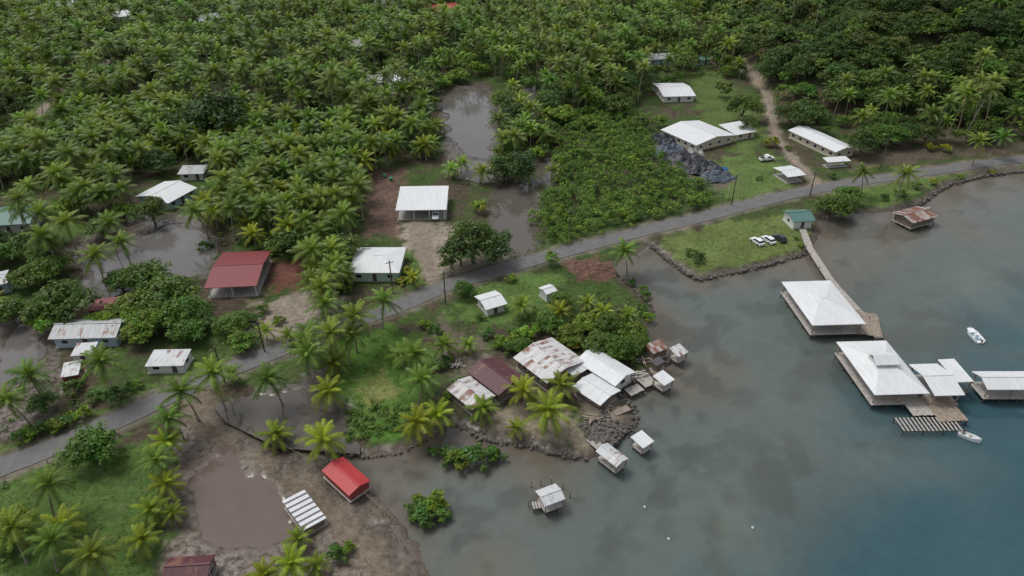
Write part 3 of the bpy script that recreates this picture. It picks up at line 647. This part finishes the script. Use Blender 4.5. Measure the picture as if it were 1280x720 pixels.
for lab,a,b in [('small round white buoy floating in the lower right lagoon',941,660),('small round white buoy near the bottom left of the lagoon',806,634),('small round white buoy in open water below the lone shelter',836,674)]:
    p=P(a,b,0); mb=MB(); mb.tube([(0,0,-.2),(0,0,-.05),(0,0,.15),(0,0,.3),(0,0,.36)],[.12,.2,.22,.12,.05],10); tag(mb.build('buoy',M['boatwhite'],None,True,(p[0],p[1],0)),lab,'buoy')
def pole(label,px,py,h=9,rz=0):
    p=P(px,py); t=thing('utility_pole',label,'utility pole',(p[0],p[1],LZ-.1),rz)
    MB().tube([(0,0,0),(0,0,h)],[.19,.13],8).build('pole',M['darkwood'],t); a=MB().box(0,0,h-.6,1.9,.12,.12).build('crossarm',M['darkwood'],t)
    for x in(-.8,0,.8): MB().tube([(x,0,h-.54),(x,0,h-.3)],[.06,.04],6).build('insulator',M['trim'],a)
for lab,a,b,h in [('utility pole on the road verge above the small white gabled shed',557,380,9),('utility pole in front of the pale green walled house',491,366,9),('utility pole at the lawn edge below the black netting heaps',914,257,10),('utility pole by the road right of the long slanting house',1099,212,11),('utility pole near the mud flat behind the long grey house',82,332,9),('utility pole beside the road between thicket and grassy point',712,300,9),('utility pole by the driveway foot left of the teal hut',1012,245,8),('utility pole beside the road left of the brown inlet',281,478,9),('slim pole on the sandy ground below the dark red pavilion',331,440,8)]: pole(lab,a,b,h,R(25))
for lab,a,b,mt in [('green plastic bin left of the white carport',489,226,'greenbin'),('second green plastic bin beside the carport',481,222,'greenbin'),('orange bin on the red earth right of the pavilion',391,339,'orange')]:
    p=P(a,b); t=thing('bin',lab,'bin',(p[0],p[1],LZ)); mb=MB(); mb.tube([(0,0,0),(0,0,1.1)],[.45,.6],8); mb.build('bin_body',M[mt],t); MB().tube([(0,0,1.1),(0,0,1.2)],[.65,.5],8).build('lid',M[mt],t)
# ---------------------------------------------------------------- foliage generators
def palm_arr(nf,nl,L,seed,base,lw=.28,segs=7):
    r=random.Random(seed); V=[];Fc=[];Cl=[]
    for i in range(nf):
        q=(i+.5)/nf; az=i*2.39996+r.uniform(-.25,.25); el=R(78-105*q**.9)+r.uniform(-.12,.12); Lf=L*r.uniform(.82,1.08)*(0.75+.35*min(1,q*2.2)); dr=R(62)*r.uniform(.8,1.25)
        k=r.uniform(.8,1.2); old=max(0,(q-.85)/.15)*.45; c=np.array(base)*k; c=c*(1-old)+np.array([.20,.15,.06])*old
        if q<.3: c=c*1.2+np.array([.02,.02,0])
        pos=np.zeros(3); ang=el; pts=[pos.copy()]; hd=np.array([math.cos(az),math.sin(az),0.])
        for s_ in range(segs): 
            pos=pos+Lf/segs*(hd*math.cos(ang)+np.array([0,0,math.sin(ang)])); ang-=dr/segs*(.6+.9*s_/segs); pts.append(pos.copy())
        pts=np.array(pts); sd_=np.array([-hd[1],hd[0],0])
        for s_ in range(segs):
            n=len(V); w0=.07*(1-s_/segs)+.02; V+=[pts[s_]-sd_*w0,pts[s_]+sd_*w0,pts[s_+1]]; Fc.append((n,n+1,n+2)); Cl+=[c*1.2+.02]*3
        for j in range(nl):
            s=.10+.88*(j+.3)/nl; x=s*segs; a=min(int(x),segs-1); t=x-a; p=pts[a]*(1-t)+pts[a+1]*t; tg=pts[a+1]-pts[a]; tg/=np.linalg.norm(tg)
            ll=Lf*.27*max(.25,math.sin(PI*(s*.86+.10)))**.7*r.uniform(.85,1.1)
            for e in(-1,1):
                d=sd_*e*.8+tg*(.35+.5*s)+np.array([0,0,-.22-.30*r.random()-(.2*q)]); d/=np.linalg.norm(d); n=len(V); cc=c*r.uniform(.85,1.2)
                V+=[p-tg*lw*.5,p+tg*lw*.5,p+d*ll]; Fc.append((n,n+1,n+2)); Cl+=[cc,cc,cc*1.1]
    V=np.array(V); Cl=np.concatenate([np.array(Cl),np.ones((len(Cl),1))],1); return V,np.array(Fc),Cl
def leafcloud(cen,rad,per,size,cols,flat=.75,up=.5,seed=0):
    g=np.random.default_rng(seed); cen=np.asarray(cen,float); k=len(cen); rad=np.broadcast_to(rad,(k,)); idx=np.repeat(np.arange(k),per); n=len(idx)
    d=g.normal(size=(n,3)); d/=np.linalg.norm(d,axis=1)[:,None]; rr=g.random(n)**.45
    d[:,2]=np.where(d[:,2]<-.3,-d[:,2],d[:,2])
    c=cen[idx]+d*rr[:,None]*rad[idx][:,None]*np.array([1,1,flat])
    nm=d+g.normal(size=(n,3))*.45+np.array([0,0,up]); nm/=np.linalg.norm(nm,axis=1)[:,None]
    a=np.cross(nm,g.normal(size=(n,3))); a/=np.linalg.norm(a,axis=1)[:,None]; b_=np.cross(nm,a); s=size*g.uniform(.6,1.3,n)[:,None]
    V=np.stack([c-a*s*.55,c-b_*s*.33,c+a*s*.6-nm*s*.12,c+b_*s*.33],1).reshape(-1,3)
    cc=np.asarray(cols,float)[idx]*g.uniform(.75,1.3,n)[:,None]; cc=np.repeat(cc,4,0); cc=np.concatenate([cc,np.ones((len(cc),1))],1)
    return V,np.arange(n*4).reshape(-1,4),cc
def crown_arr(r,hz,z0,ncl,per,size,base,seed,lop=.25):
    g=np.random.default_rng(seed); d=g.normal(size=(ncl,3)); d/=np.linalg.norm(d,axis=1)[:,None]; d[:,2]=np.abs(d[:,2])*1.1-.42
    rr=g.uniform(.5,.95,ncl); az=np.arctan2(d[:,1],d[:,0]); lob=1+lop*np.sin(az*3+seed)+.5*lop*np.sin(az*5+seed*2)
    cen=np.stack([d[:,0]*r*rr*lob,d[:,1]*r*rr*lob,z0+hz*.5+d[:,2]*hz*.62*rr],1)
    cols=np.array(base)[None]*g.uniform(.7,1.4,ncl)[:,None]*np.stack([g.uniform(.85,1.25,ncl),np.ones(ncl),g.uniform(.7,1.1,ncl)],1)
    return leafcloud(cen,r*g.uniform(.26,.40,ncl),per,size,cols,.7,.6,seed),cen
def trunkmb(h,lean,r0,r1,n=7):
    mb=MB(); pts=[];rad=[]
    for i in range(n):
        s=i/(n-1); pts.append((lean*s**1.6,.25*math.sin(s*3)*lean*.3,h*s)); rad.append(r0*(1-s)**1.5*.6+r1*(1-s*.25)+ (0.12 if i==0 else 0))
    mb.tube(pts,rad,7); return mb,pts[-1]
PPAL=[('tall',14,1.6,24,14,4.7,(.092,.138,.026)),('tall',12,2.4,22,14,4.6,(.108,.150,.026)),('mid-height',9,.8,24,15,4.6,(.118,.168,.028)),('mid-height',8,1.6,22,15,4.4,(.090,.150,.030)),('short',5,.4,22,16,4.3,(.185,.225,.030)),('short',4,.7,20,16,4.0,(.140,.198,.030)),('tall',16,2.0,20,13,4.4,(.098,.130,.030))]
pal=[]
for i,(w_,h,ln,nf,nl,L,bc) in enumerate(PPAL):
    tb,top=trunkmb(h,ln,.16,.13); 
    me=bpy.data.meshes.new('palm_trunk'); me.from_pydata(tb.v,[],tb.f); me.materials.append(M['bark'])
    V,Fc,Cl=palm_arr(nf,nl,L,i+3,bc); V=V+np.array(top)
    cm=arrmesh('palm_crown',V,Fc,Cl,M['palm'])
    nb_=MB(); 
    for k in range(7): a=k*.9; nb_.rock((top[0]+.3*math.cos(a),top[1]+.3*math.sin(a),top[2]-.25),.16,1.1)
    nm_=bpy.data.meshes.new('coconuts'); nm_.from_pydata(nb_.v,[],nb_.f); nm_.materials.append(M['dirt'])
    lo=palm_arr(19,10,L,i+30,bc,.46,5); tl=np.array([(x,y,z) for x,y,z in tb.v]); 
    tf=np.array([t for f in tb.f if len(f)==4 for t in((f[0],f[1],f[2]),(f[0],f[2],f[3]))])
    pal.append((w_,h,me,cm,nm_,(np.concatenate([lo[0]+np.array(top),tl]),np.concatenate([lo[1],tf+len(lo[0])]),np.concatenate([lo[2],np.tile([.24,.21,.17,1],(len(tl),1))])),top))
BT={'dark':(.048,.092,.024),'mid':(.075,.140,.030),'bright':(.118,.195,.034),'yellow':(.22,.24,.040),'olive':(.085,.118,.036)}
brd=[]
for i,(w_,tone,r,hz,z0) in enumerate([('dark green','dark',5,6.5,2),('mid green','mid',4.6,5.5,1.6),('bright green','bright',4.2,5,1.3),('olive green','olive',5,6,2.4),('dark green','dark',6,6,2.2),('mid green','mid',5.4,6.5,1.8),('yellow-green','yellow',3.2,3.6,1.0)]):
    (V,Fc,Cl),cen=crown_arr(r,hz,z0,58,46,.62,BT[tone],i+50); cm=arrmesh('tree_crown',V,Fc,Cl,M['leaf'])
    mb=MB(); mb.tube([(0,0,-.3),(.1,.1,z0*.6),(.2,0,z0+hz*.35)],[.38,.28,.16],8)
    for k in range(6): c_=cen[k*7]; mb.tube([(.1,.05,z0*.7),(c_[0]*.5,c_[1]*.5,(z0*.8+c_[2])/2),tuple(c_)],[.16,.1,.04],5)
    tm=bpy.data.meshes.new('tree_trunk'); tm.from_pydata(mb.v,[],mb.f); tm.materials.append(M['bark2'])
    (lv,lf,lc),_=crown_arr(r,hz,z0,24,22,1.0,BT[tone],i+80); brd.append((w_,tone,r,hz+z0,tm,cm,(lv,lf,lc)))
bsh=[]
for i,(w_,tone) in enumerate([('dark green','dark'),('mid green','mid'),('bright green','bright'),('yellow-green','yellow')]):
    (V,Fc,Cl),_=crown_arr(1.6,2.0,0.1,16,34,.4,BT[tone],i+120,.3); bsh.append((w_,tone,arrmesh('bush_foliage',V,Fc,Cl,M['leaf'])))
# ---------------------------------------------------------------- scatter positions
def clear(x,y,rr=0,tall=0):
    for cx,cy,r,zt in CIRC:
        if (x-cx)**2+(y-cy)**2<(r+rr)**2: return False
        if tall:
            d=math.hypot(cx,cy); ux,uy=cx/d,cy/d; al=(cx-x)*ux+(cy-y)*uy; ac=abs((x-cx)*uy-(y-cy)*ux)
            if 0<al<tall*.68*min(5,d/H) and ac<r*.8: return False
    return True
def scatter(poly,spc,jit=.42):
    xs_=[p[0] for p in poly]; ys_=[p[1] for p in poly]
    gx=np.arange(min(xs_),max(xs_),spc); gy=np.arange(min(ys_),max(ys_),spc)
    A,B=np.meshgrid(gx,gy); A=A.ravel()+rng.uniform(-jit,jit,A.size)*spc; B=B.ravel()+rng.uniform(-jit,jit,B.size)*spc
    k=sd(A,B,poly)>0; A,B=A[k],B[k]
    k=(sd(A,B,LAND)>2)&(seg_d(A,B,ROADC,False)>4.5)
    for q in PONDS: k&=sdb(A,B,q,3)<.5
    for i,p in enumerate(PATHS): k&=seg_d(A,B,p[::3],False)>(2.5 if i!=1 else 5)
    return A[k],B[k]
def W_(l): return [tuple(p) for p in PP(l)]
GROVE=[W_([(-60,235),(60,238),(150,232),(200,205),(250,205),(262,250),(258,305),(300,312),(390,320),(432,305),(455,290),(458,215),(500,205),(548,200),(545,120),(600,98),(640,105),(690,150),(700,120),(790,105),(800,60),(870,40),(885,5)])+[(130,640),(-620,640),(-420,330)],
 W_([(1000,150),(1075,142),(1280,140),(1400,150),(1400,178),(1230,180),(1075,190),(1062,165)]),
 W_([(-60,290),(60,295),(100,305),(95,345),(20,350),(-60,350)]),
 W_([(-60,635),(40,625),(80,660),(95,720),(-60,720)]),
 W_([(634,108),(690,150),(700,225),(650,235),(600,240),(560,225),(560,208),(625,212)]),
 W_([(690,60),(800,30),(905,62),(930,100),(870,95),(800,130),(700,150)]),
 W_([(60,240),(150,236),(172,262),(160,285),(120,290),(70,262)]),
 W_([(-30,350),(30,355),(60,380),(40,400),(-30,400)]),
 W_([(380,320),(432,305),(432,345),(425,385),(395,390),(380,350)])]
pos=[]
hand=[(685,512,5,1.1,4),(655,486,4.5,.9,4),(701,480,5,.95,5),(603,508,4.5,.85,5),(520,524,4.5,.95,4),(546,511,4.5,.9,4),(518,441,8,1,2),(528,473,7,.95,3),(555,430,6,.9,5),(403,545,5.5,1.0,4),(410,486,5,.95,4),(342,533,5,.9,5),(265,462,9,1.0,2),(226,491,9,1.0,3),(333,470,8,.95,3),(480,377,9,.95,3),(443,396,10,1.05,2),(413,412,9,1,2),(386,413,9,.95,3),(384,441,8,1.0,3),(416,452,6,.9,5),(440,418,7,.9,3),(126,452,8,1.0,2),(60,605,8,.9,3),(114,692,7,.85,2),(64,676,8,.8,3),(15,660,8,.85,2),(207,550,7,.85,4),(205,603,5,.8,4),(186,636,5,.8,5),(176,672,5,.8,5),(363,702,5,.8,4),(372,672,4,.6,5),(36,470,8,1.0,3),(8,500,7,.9,3),(118,318,9,1.0,2),(95,238,9,1.05,3),(33,231,9,1,2),(288,465,6,.7,5),(652,381,5,.85,5),(781,306,7,1,3),(1133,216,10,1.05,2),(1078,216,9,.95,3),(735,377,4,.7,5),(402,358,8,1,2),(412,340,8,1,3),(405,378,7,1,3),(420,325,8,.9,2),(332,411,4,.6,4),(360,418,5,.7,5),(755,388,4,.7,4),(785,392,4,.7,5),(210,520,8,.85,3),(195,575,6,.75,3),(516,345,4,.6,4),(700,388,5,.8,4),(645,530,3,.55,4),(1255,170,9,1,3),(1225,175,9,1,2),(380,425,8,.95,2),(585,430,4,.65,5),(395,706,4,.6,5),(330,715,5,.65,4),(150,300,8,1,3),(60,300,8,1,3),(135,275,8,1,2),(395,335,6,.9,4),(430,340,6,.9,5),(500,440,5,.75,5),(215,640,4,.6,5)]
for a,b,h,s,ty in hand:
    top=pal[ty][6]; p=P(a,b,LZ+pal[ty][1]*s); rz=random.uniform(0,6.28); pos.append((p[0]-top[0]*s*math.cos(rz),p[1]-top[0]*s*math.sin(rz),ty,s,rz))
tre=[];bus=[]
for gi,(poly,spc,pt,types) in enumerate([(GROVE[0],6.2,.76,(0,1,2,0,6,3,1,2)),(GROVE[0],4.9,.9,(2,3,3,4,5,3,2)),(GROVE[1],7.0,.55,(0,2,3,6)),(GROVE[2],6.5,.75,(2,3,0)),(GROVE[3],7.0,.8,(2,3,4,5)),(GROVE[4],5.5,.6,(2,3,5)),(GROVE[5],6.0,.5,(0,1,2,6)),(GROVE[6],5.8,.7,(2,3,3)),(GROVE[7],6.5,.6,(2,3,5)),(GROVE[8],5.0,.85,(3,5,2))]):
    A,B=scatter(poly,spc); fx=fbm(A*.02+5,B*.02); f2=fbm(A*.045+25,B*.045); PY=pix(A,B,LZ)[1]
    for x,y,q,q2,py in zip(A,B,fx,f2,PY):
        if gi==0 and py>165+60*(q-.5): continue
        if gi==1 and py<=165+60*(q-.5): continue
        if not clear(x,y,1.5,9): continue
        if gi==0 and q2<.27 and random.random()<.7: continue
        pp=pt*(.3 if (q2>.58 and gi==0) else 1)
        if random.random()<pp: pos.append((x,y,random.choice(types),random.uniform(.9,1.3) if gi==0 else random.uniform(.85,1.2)*(1 if gi!=4 else .8),random.uniform(0,6.28)))
        else: tre.append((x,y,random.choice((0,1,2,3,5,4,1,2)),random.uniform(.65,1.2)))
A,B=scatter([p for p in HILL[:7]]+[(330,270),(500,330),(520,720),(150,720),(120,560)],7.0)
for x,y in zip(A,B):
    if not clear(x,y,2,9): continue
    if random.random()<.12: pos.append((x,y,random.choice((0,2,6)),random.uniform(.85,1.1),random.uniform(0,6.28)))
    else: tre.append((x,y,random.choice((0,0,1,3,4,0,4,5)),random.uniform(.75,1.35)))
HT=[(75,375,1.4,1),(60,395,1,2),(180,345,1.2,1),(208,362,1.35,1),(165,378,1.1,2),(222,385,1.1,1),(190,398,1.1,2),(170,415,.8,2),(235,410,.8,1),(590,298,1.4,0),(612,308,1.0,4),(575,312,.9,0),(112,556,.95,1),(290,400,.8,1),(300,425,.7,2),(272,140,2.2,0),(245,150,1.6,4),(300,188,1.3,1),(712,415,.75,2),(750,425,.8,1),(776,432,.75,1),(792,412,.7,2),(690,400,.7,1),(650,432,.5,1),(735,400,.7,2),(1048,248,1.15,1),(1062,242,.9,1),(195,196,1.1,0),(188,262,.9,5),(58,332,1.0,1),(10,386,.9,1),(930,132,1.2,5),(966,176,.8,6),(992,138,1.2,0),(740,118,1.3,2),(772,128,1.3,1),(705,140,1.2,2),(580,360,.6,1),(600,257,.6,2),(1080,175,1.1,0),(770,440,.55,2),(715,430,.5,6),(800,428,.5,1),(125,280,.9,1),(30,345,.8,1),(690,322,.5,1),(560,330,.5,0),(905,110,1,1),(935,155,.8,0),(1100,165,1.2,1),(1010,145,1.2,4),(655,415,.5,2),(760,402,.7,1),(785,440,.5,1),(700,375,.6,1),(50,500,.6,1),(690,170,.9,2),(700,200,.7,2),(800,150,.9,1),(735,150,.9,2),(825,150,.7,2),(150,350,.8,1),(130,395,.8,2),(250,395,.7,1),(760,175,.6,1),(720,190,.7,1),(790,200,.6,2),(740,230,.55,2),(820,240,.5,1),(700,262,.55,1),(780,265,.5,2)]
for a,b,s,ty in HT:
    p=P(a,b,LZ+brd[ty][3]*s*.6); tre.append((p[0],p[1],ty,s))
BH=[(872,327,1.3,0),(862,318,.9,1),(150,500,1.6,0),(90,492,1.4,1),(38,548,1.2,2),(55,542,1.2,1),(72,537,1.2,2),(88,531,1.1,1),(104,524,1.2,2),(25,553,1.1,1),(508,342,1,3),(514,352,1,2),(502,355,.9,3),(660,172,1.3,3),(668,162,1.2,3),(545,565,.9,1),(560,570,1.3,1),(575,574,1.5,2),(590,572,1.6,1),(605,574,1.5,1),(618,570,1.2,1),(527,640,1.5,1),(540,634,1.6,2),(533,648,1.4,1),(545,645,1.2,1),(524,632,1.1,2),(640,352,.9,2),(805,388,1,1),(790,352,.9,0),(805,370,1,1),(812,398,1,2),(1180,190,1.4,3),(1160,188,1.4,3),(1165,230,1,3),(1200,222,.9,2),(1240,215,.9,3),(805,360,.8,2),(560,455,1,0),(545,462,1,1),(330,390,1,2),(320,402,1,1),(348,404,.9,2),(545,415,1,1),(530,410,1,2),(120,500,1.1,1),(170,485,.9,2),(420,700,1.1,1),(435,690,.8,2),(612,420,1,1),(625,432,1.2,2),(600,400,.8,1),(1145,235,1.0,1),(1125,245,1.1,2),(1105,250,1,0),(660,500,.6,1),(575,480,.8,1),(560,497,.7,2),(995,300,.5,1),(1000,308,.5,2),(700,505,.5,1),(430,350,1,1),(435,365,1,2),(395,330,1,1),(255,310,1.2,1),(340,318,1.1,2),(352,312,1.2,1),(310,305,1.2,0),(1040,222,.9,1),(985,188,.9,2),(950,225,.7,1),(640,430,1.2,2),(655,425,1.2,1),(670,418,1.2,2),(635,440,1.1,1),(645,420,1.1,1),(700,432,1,2)]
for a,b,s,ty in BH:
    p=P(a,b,LZ); bus.append((p[0],p[1],ty,s))
LM=[("the dark red pavilion",298,345),("the white carport",527,258),("the pale green house",467,335),("the long grey gabled house",110,418),("the low white roadside shed",211,452),("the teal green roof",25,275),("the pale blue-white house",210,246),("the maroon shore roof",617,475),("the bright red shed",433,608),("the dark-striped shed",380,650),("the small gabled lawn shed",612,380),("the three parked cars",960,303),("the long slanting white house",1027,182),("the double-width white house",872,175),("the teal pier hut",998,273),("the maroon bottom-edge roof",235,715),("the grey grove house",451,58),("the white grove house",497,101),("the blue-grey top roof",262,25),("the bungalow behind the thicket",842,117),("the grey roof under the hill",826,73),("the patchy rusty roof",687,460),("the red top roof",556,12),("the reddish pond",300,630),("the round grassy headland",475,490),("the forked grove pond",590,160),("the clean white compound roof",752,470),("the rusty stilt shed",1144,275)]
LMW=[(n,P(a,b)[0],P(a,b)[1]) for n,a,b in LM]
ORD=['nearest one','second one','third one','fourth one','fifth one','sixth one','seventh one','eighth one','ninth one','tenth one']
def rel(x,y):
    d,n,lx,ly=min(((x-a)**2+(y-b)**2,n,a,b) for n,a,b in LMW); dx,dy=x-lx,y-ly
    return n,('left of' if dx<0 else 'right of') if abs(dx)>abs(dy) else ('behind' if dy>0 else 'in front of'),d
def assign(items,noun,coll):
    g={}
    for it in items:
        n,r_,d=rel(it['x'],it['y']); g.setdefault((it['look'],r_,n),[]).append((d,id(it),it))
    for (lk,r_,n),l in g.items():
        l.sort()
        for i,(d,_,it) in enumerate(l):
            if i<10 : it['label']=f"{lk} {noun}, {ORD[i]} {r_} {n}"; it['group']=None
            else: it['label']=f"{lk} {noun} among others {r_} {n}"; it['group']=f"{lk} {coll} {r_} {n}"
def vis(x,y,z):
    a,b,d=pix(x,y,z); return -40<a<1320 and -30<b<760
Zp=ht([p[0] for p in pos],[p[1] for p in pos]); L_=[]
for p,z in zip(pos,Zp):
    d=pix(p[0],p[1],z+8)[2]; L_.append(dict(x=p[0],y=p[1],z=float(z),ty=p[2],s=p[3],rz=p[4],d=d/p[3],v=vis(p[0],p[1],z+10*p[3]),look=pal[p[2]][0]))
L_.sort(key=lambda q:(not q['v'],q['d'])); near=L_[:298]; far=L_[298:]
assign(near,'coconut palm','palms'); prot={}
for q in near:
    if q['ty'] not in prot:
        t=thing('coconut_palm',q['label'],'palm tree',(0,0,0)); link('trunk',pal[q['ty']][2],t); link('crown',pal[q['ty']][3],t); link('coconuts',pal[q['ty']][4],t)
        prot[q['ty']]=t; t.location=(q['x'],q['y'],q['z']-.1); t.rotation_euler=(0,0,q['rz']); t.scale=(q['s'],)*3
        if q['group']: t['group']=q['group']
    else: copytree(prot[q['ty']],(q['x'],q['y'],q['z']-.1),q['rz'],(q['s'],q['s'],q['s']*random.uniform(.93,1.07)),q['label'],q['group'])
def join(items,get,name,mat,label,cat):
    VV=[];FF=[];CC=[];n=0
    for q in items:
        v,f,c=get(q); a=q['rz']; m_=np.array([[math.cos(a),-math.sin(a),0],[math.sin(a),math.cos(a),0],[0,0,1]])
        VV.append((v*q['s'])@m_.T+np.array([q['x'],q['y'],q['z']-.1])); FF.append(f+n); n+=len(v); k=random.uniform(.7,1.3); cc=c.copy(); cc[:,:3]*=np.array([k*random.uniform(.82,1.2),k,k*.95]); CC.append(cc)
    o=link(name,arrmesh(name,np.concatenate(VV),np.concatenate(FF),np.concatenate(CC),mat)); return tag(o,label,cat,None,'stuff')
join(far,lambda q:pal[q['ty']][5],'palm_grove',M['palm'],'dense distant coconut grove filling the land towards the top','palm grove')
Zt=ht([p[0] for p in tre],[p[1] for p in tre]); T=[]
for p,z in zip(tre,Zt):
    d=pix(p[0],p[1],z+5)[2]; T.append(dict(x=p[0],y=p[1],z=float(z),ty=p[2],s=p[3],rz=random.uniform(0,6.28),d=d/p[3],v=vis(p[0],p[1],z+5),look=brd[p[2]][0]))
T.sort(key=lambda q:(not q['v'],q['d'])); near=T[:290]; far=T[290:]; assign(near,'leafy tree','leafy trees'); prot={}
for q in near:
    sc=(q['s'],q['s'],q['s']*random.uniform(.85,1.1))
    if q['ty'] not in prot:
        t=thing('leafy_tree',q['label'],'tree',(q['x'],q['y'],q['z']-.1),q['rz']); link('trunk',brd[q['ty']][4],t); link('crown',brd[q['ty']][5],t); t.scale=sc; prot[q['ty']]=t
        if q['group']: t['group']=q['group']
    else: copytree(prot[q['ty']],(q['x'],q['y'],q['z']-.1),q['rz'],sc,q['label'],q['group'])
join(far,lambda q:brd[q['ty']][6],'hillside_forest',M['leaf'],'dense dark forest covering the hillside at the top right','forest')
Bq=[dict(x=a,y=b,ty=c_,s=s,look=bsh[c_][0]) for a,b,c_,s in bus]; assign(Bq,'bush','bushes')
for q in Bq:
    z=max(0,ht1(q['x'],q['y'])); o=link('bush',bsh[q['ty']][2],None,(q['x'],q['y'],z-.1)); o.scale=(q['s'],)*3; o.rotation_euler.z=random.uniform(0,6.28); tag(o,q['label'],'bush',q['group'])
# mangrove thicket: rounded canopies of many sizes packed together
MG=W_([(695,165),(715,138),(770,134),(818,150),(812,172),(826,196),(854,218),(886,238),(892,264),(830,280),(770,292),(700,304),(668,304),(664,275),(672,250),(695,232),(688,195)])
A,B=scatter(MG,3.1,.5); k=(sd(A,B,MG)+(fbm(A*.12,B*.12)-.5)*16>0); A,B=A[k],B[k]
cr=rng.uniform(1.3,3.0,len(A))*(.75+.6*fbm(A*.06,B*.06)); chh=rng.uniform(1.5,4.2,len(A))*(.7+.6*fbm(A*.08+3,B*.08)); tone=rng.random(len(A))
CE=[];RA=[];CO=[]
for x,y,r_,h_,tq in zip(A,B,cr,chh,tone):
    base=np.array([.062,.125,.024])*(1-tq)+np.array([.150,.225,.038])*tq
    for j in range(9):
        az=rng.uniform(0,6.28); e=rng.random()**.6; CE.append((x+math.cos(az)*r_*e*.8,y+math.sin(az)*r_*e*.8,LZ+h_*(1-.65*e*e)*.95+.2)); RA.append(r_*rng.uniform(.30,.45)); CO.append(base*rng.uniform(.75,1.25))
V,Fc,Cl=leafcloud(np.array(CE),np.array(RA),26,.46,np.array(CO),.8,.6,5)
tag(link('mangrove_thicket',arrmesh('mangrove_thicket',V,Fc,Cl,M['leaf'])),'low bright green mangrove thicket filling the middle above the road','thicket',None,'stuff')
# undergrowth
UG=[(GROVE[0],2.6,.75),(GROVE[1],3.2,.5),(GROVE[2],3.4,.5),(GROVE[3],2.6,.5),(GROVE[4],2.8,.65),(GROVE[5],2.6,.85),(W_([(425,415),(500,405),(540,440),(535,500),(562,522),(500,548),(425,552),(415,500)]),2.8,.22),(W_([(640,395),(760,360),(800,385),(812,420),(790,450),(730,430),(690,415),(650,425)]),2.0,.85),(W_([(260,380),(310,390),(340,440),(280,445)]),3,.6),(W_([(0,470),(130,480),(140,515),(0,560)]),3.0,.55),(W_([(940,110),(1060,150),(1060,165),(990,158),(950,150)]),3,.7),(W_([(120,330),(260,340),(262,430),(140,420)]),2.6,.8),(W_([(500,318),(540,328),(545,355),(510,372),(490,350)]),2.6,.5),(W_([(-40,600),(190,560),(215,640),(190,720),(-40,720)]),2.6,.3),(W_([(422,512),(465,505),(530,512),(540,520),(500,546),(430,552),(415,535)]),1.3,.95),(W_([(70,300),(100,300),(100,380),(60,380)]),2.8,.6),(GROVE[8],2.4,.7),(GROVE[6],2.8,.6)]
cx=[];cy=[];cr_=[]
for poly,spc,pr in UG:
    A,B=scatter(poly,spc,.5); k=(rng.random(len(A))<pr)&(B<470)&(fbm(A*.09,B*.09)>(.36 if spc>1.6 else 0)); A,B=A[k],B[k]
    for x,y in zip(A,B):
        if clear(x,y,.5,2): cx.append(x);cy.append(y);cr_.append(.6 if spc<1.6 else 0)
cx=np.array(cx);cy=np.array(cy);cr_=np.array(cr_);cz=ht(cx,cy); k=cz>.7; cx,cy,cz,cr_=cx[k],cy[k],cz[k],cr_[k]
tn=rng.random(len(cx))[:,None]; cols=np.array([.050,.098,.020])*(1-tn)+np.array([.115,.175,.034])*tn
V,Fc,Cl=leafcloud(np.stack([cx,cy,cz+.45-.25*(cr_>0)],1),np.where(cr_>0,.9,rng.uniform(.7,1.6,len(cx))),20,.5,cols,.6,.6,9)
tag(link('undergrowth',arrmesh('undergrowth',V,Fc,Cl,M['leaf'])),'low scrubby undergrowth spread beneath the palms and trees','undergrowth',None,'stuff')
# grass tufts
gx=[];gy=[]
for q in [16,17,18,20,21,22,24,25,26,27]:
    poly=W_(ZONES[q][0]); A,B=scatter(poly,.95,.5); s_=sd(A,B,poly); k=s_>.5; gx.append(A[k]);gy.append(B[k])
gx=np.concatenate(gx);gy=np.concatenate(gy); k=(gy<400)&(fbm(gx*.3,gy*.3)>.45); gx,gy=gx[k][:26000],gy[k][:26000]; gz=ht(gx,gy)
tn=fbm(gx*.2,gy*.2)[:,None]; cols=np.array([.062,.118,.026])*(1-tn)+np.array([.125,.185,.045])*tn
V,Fc,Cl=leafcloud(np.stack([gx,gy,gz+.03],1),.35,3,.3,cols,.35,1.0,13)
tag(link('grass',arrmesh('grass',V,Fc,Cl,M['grassleaf'])),'short rough grass on the lawns and verges','grass',None,'stuff')
# ---------------------------------------------------------------- camera, light, world
cam=bpy.data.cameras.new('camera'); co=bpy.data.objects.new('camera',cam); C.objects.link(co); co.location=(0,0,H); co.rotation_euler=(PI/2-PT,0,0)
cam.sensor_width=36; cam.lens=36*F/1280; cam.clip_start=1; cam.clip_end=6000; SC.camera=co
sun=bpy.data.lights.new('sun','SUN'); sun.energy=1.5; sun.angle=R(20); sun.color=(1,.97,.92); so=bpy.data.objects.new('sun',sun); C.objects.link(so)
el,az=R(62),R(-60)
d=Vector((math.sin(az)*math.cos(el),math.cos(az)*math.cos(el),math.sin(el))); so.rotation_euler=d.to_track_quat('Z','Y').to_euler(); so.location=(0,0,200)
wd=bpy.data.worlds.new("World"); SC.world=wd; wd.use_nodes=True; nt=wd.node_tree; bg=nt.nodes['Background']; sk=nt.nodes.new('ShaderNodeTexSky'); sk.sky_type='NISHITA'; sk.sun_disc=False; sk.sun_elevation=el; sk.sun_rotation=az; sk.dust_density=3
hs=nt.nodes.new('ShaderNodeHueSaturation'); hs.inputs['Saturation'].default_value=.3; nt.links.new(sk.outputs[0],hs.inputs['Color']); nt.links.new(hs.outputs[0],bg.inputs[0]); bg.inputs[1].default_value=.15
SC.view_settings.view_transform='Standard'; SC.view_settings.look='None'; SC.view_settings.exposure=0
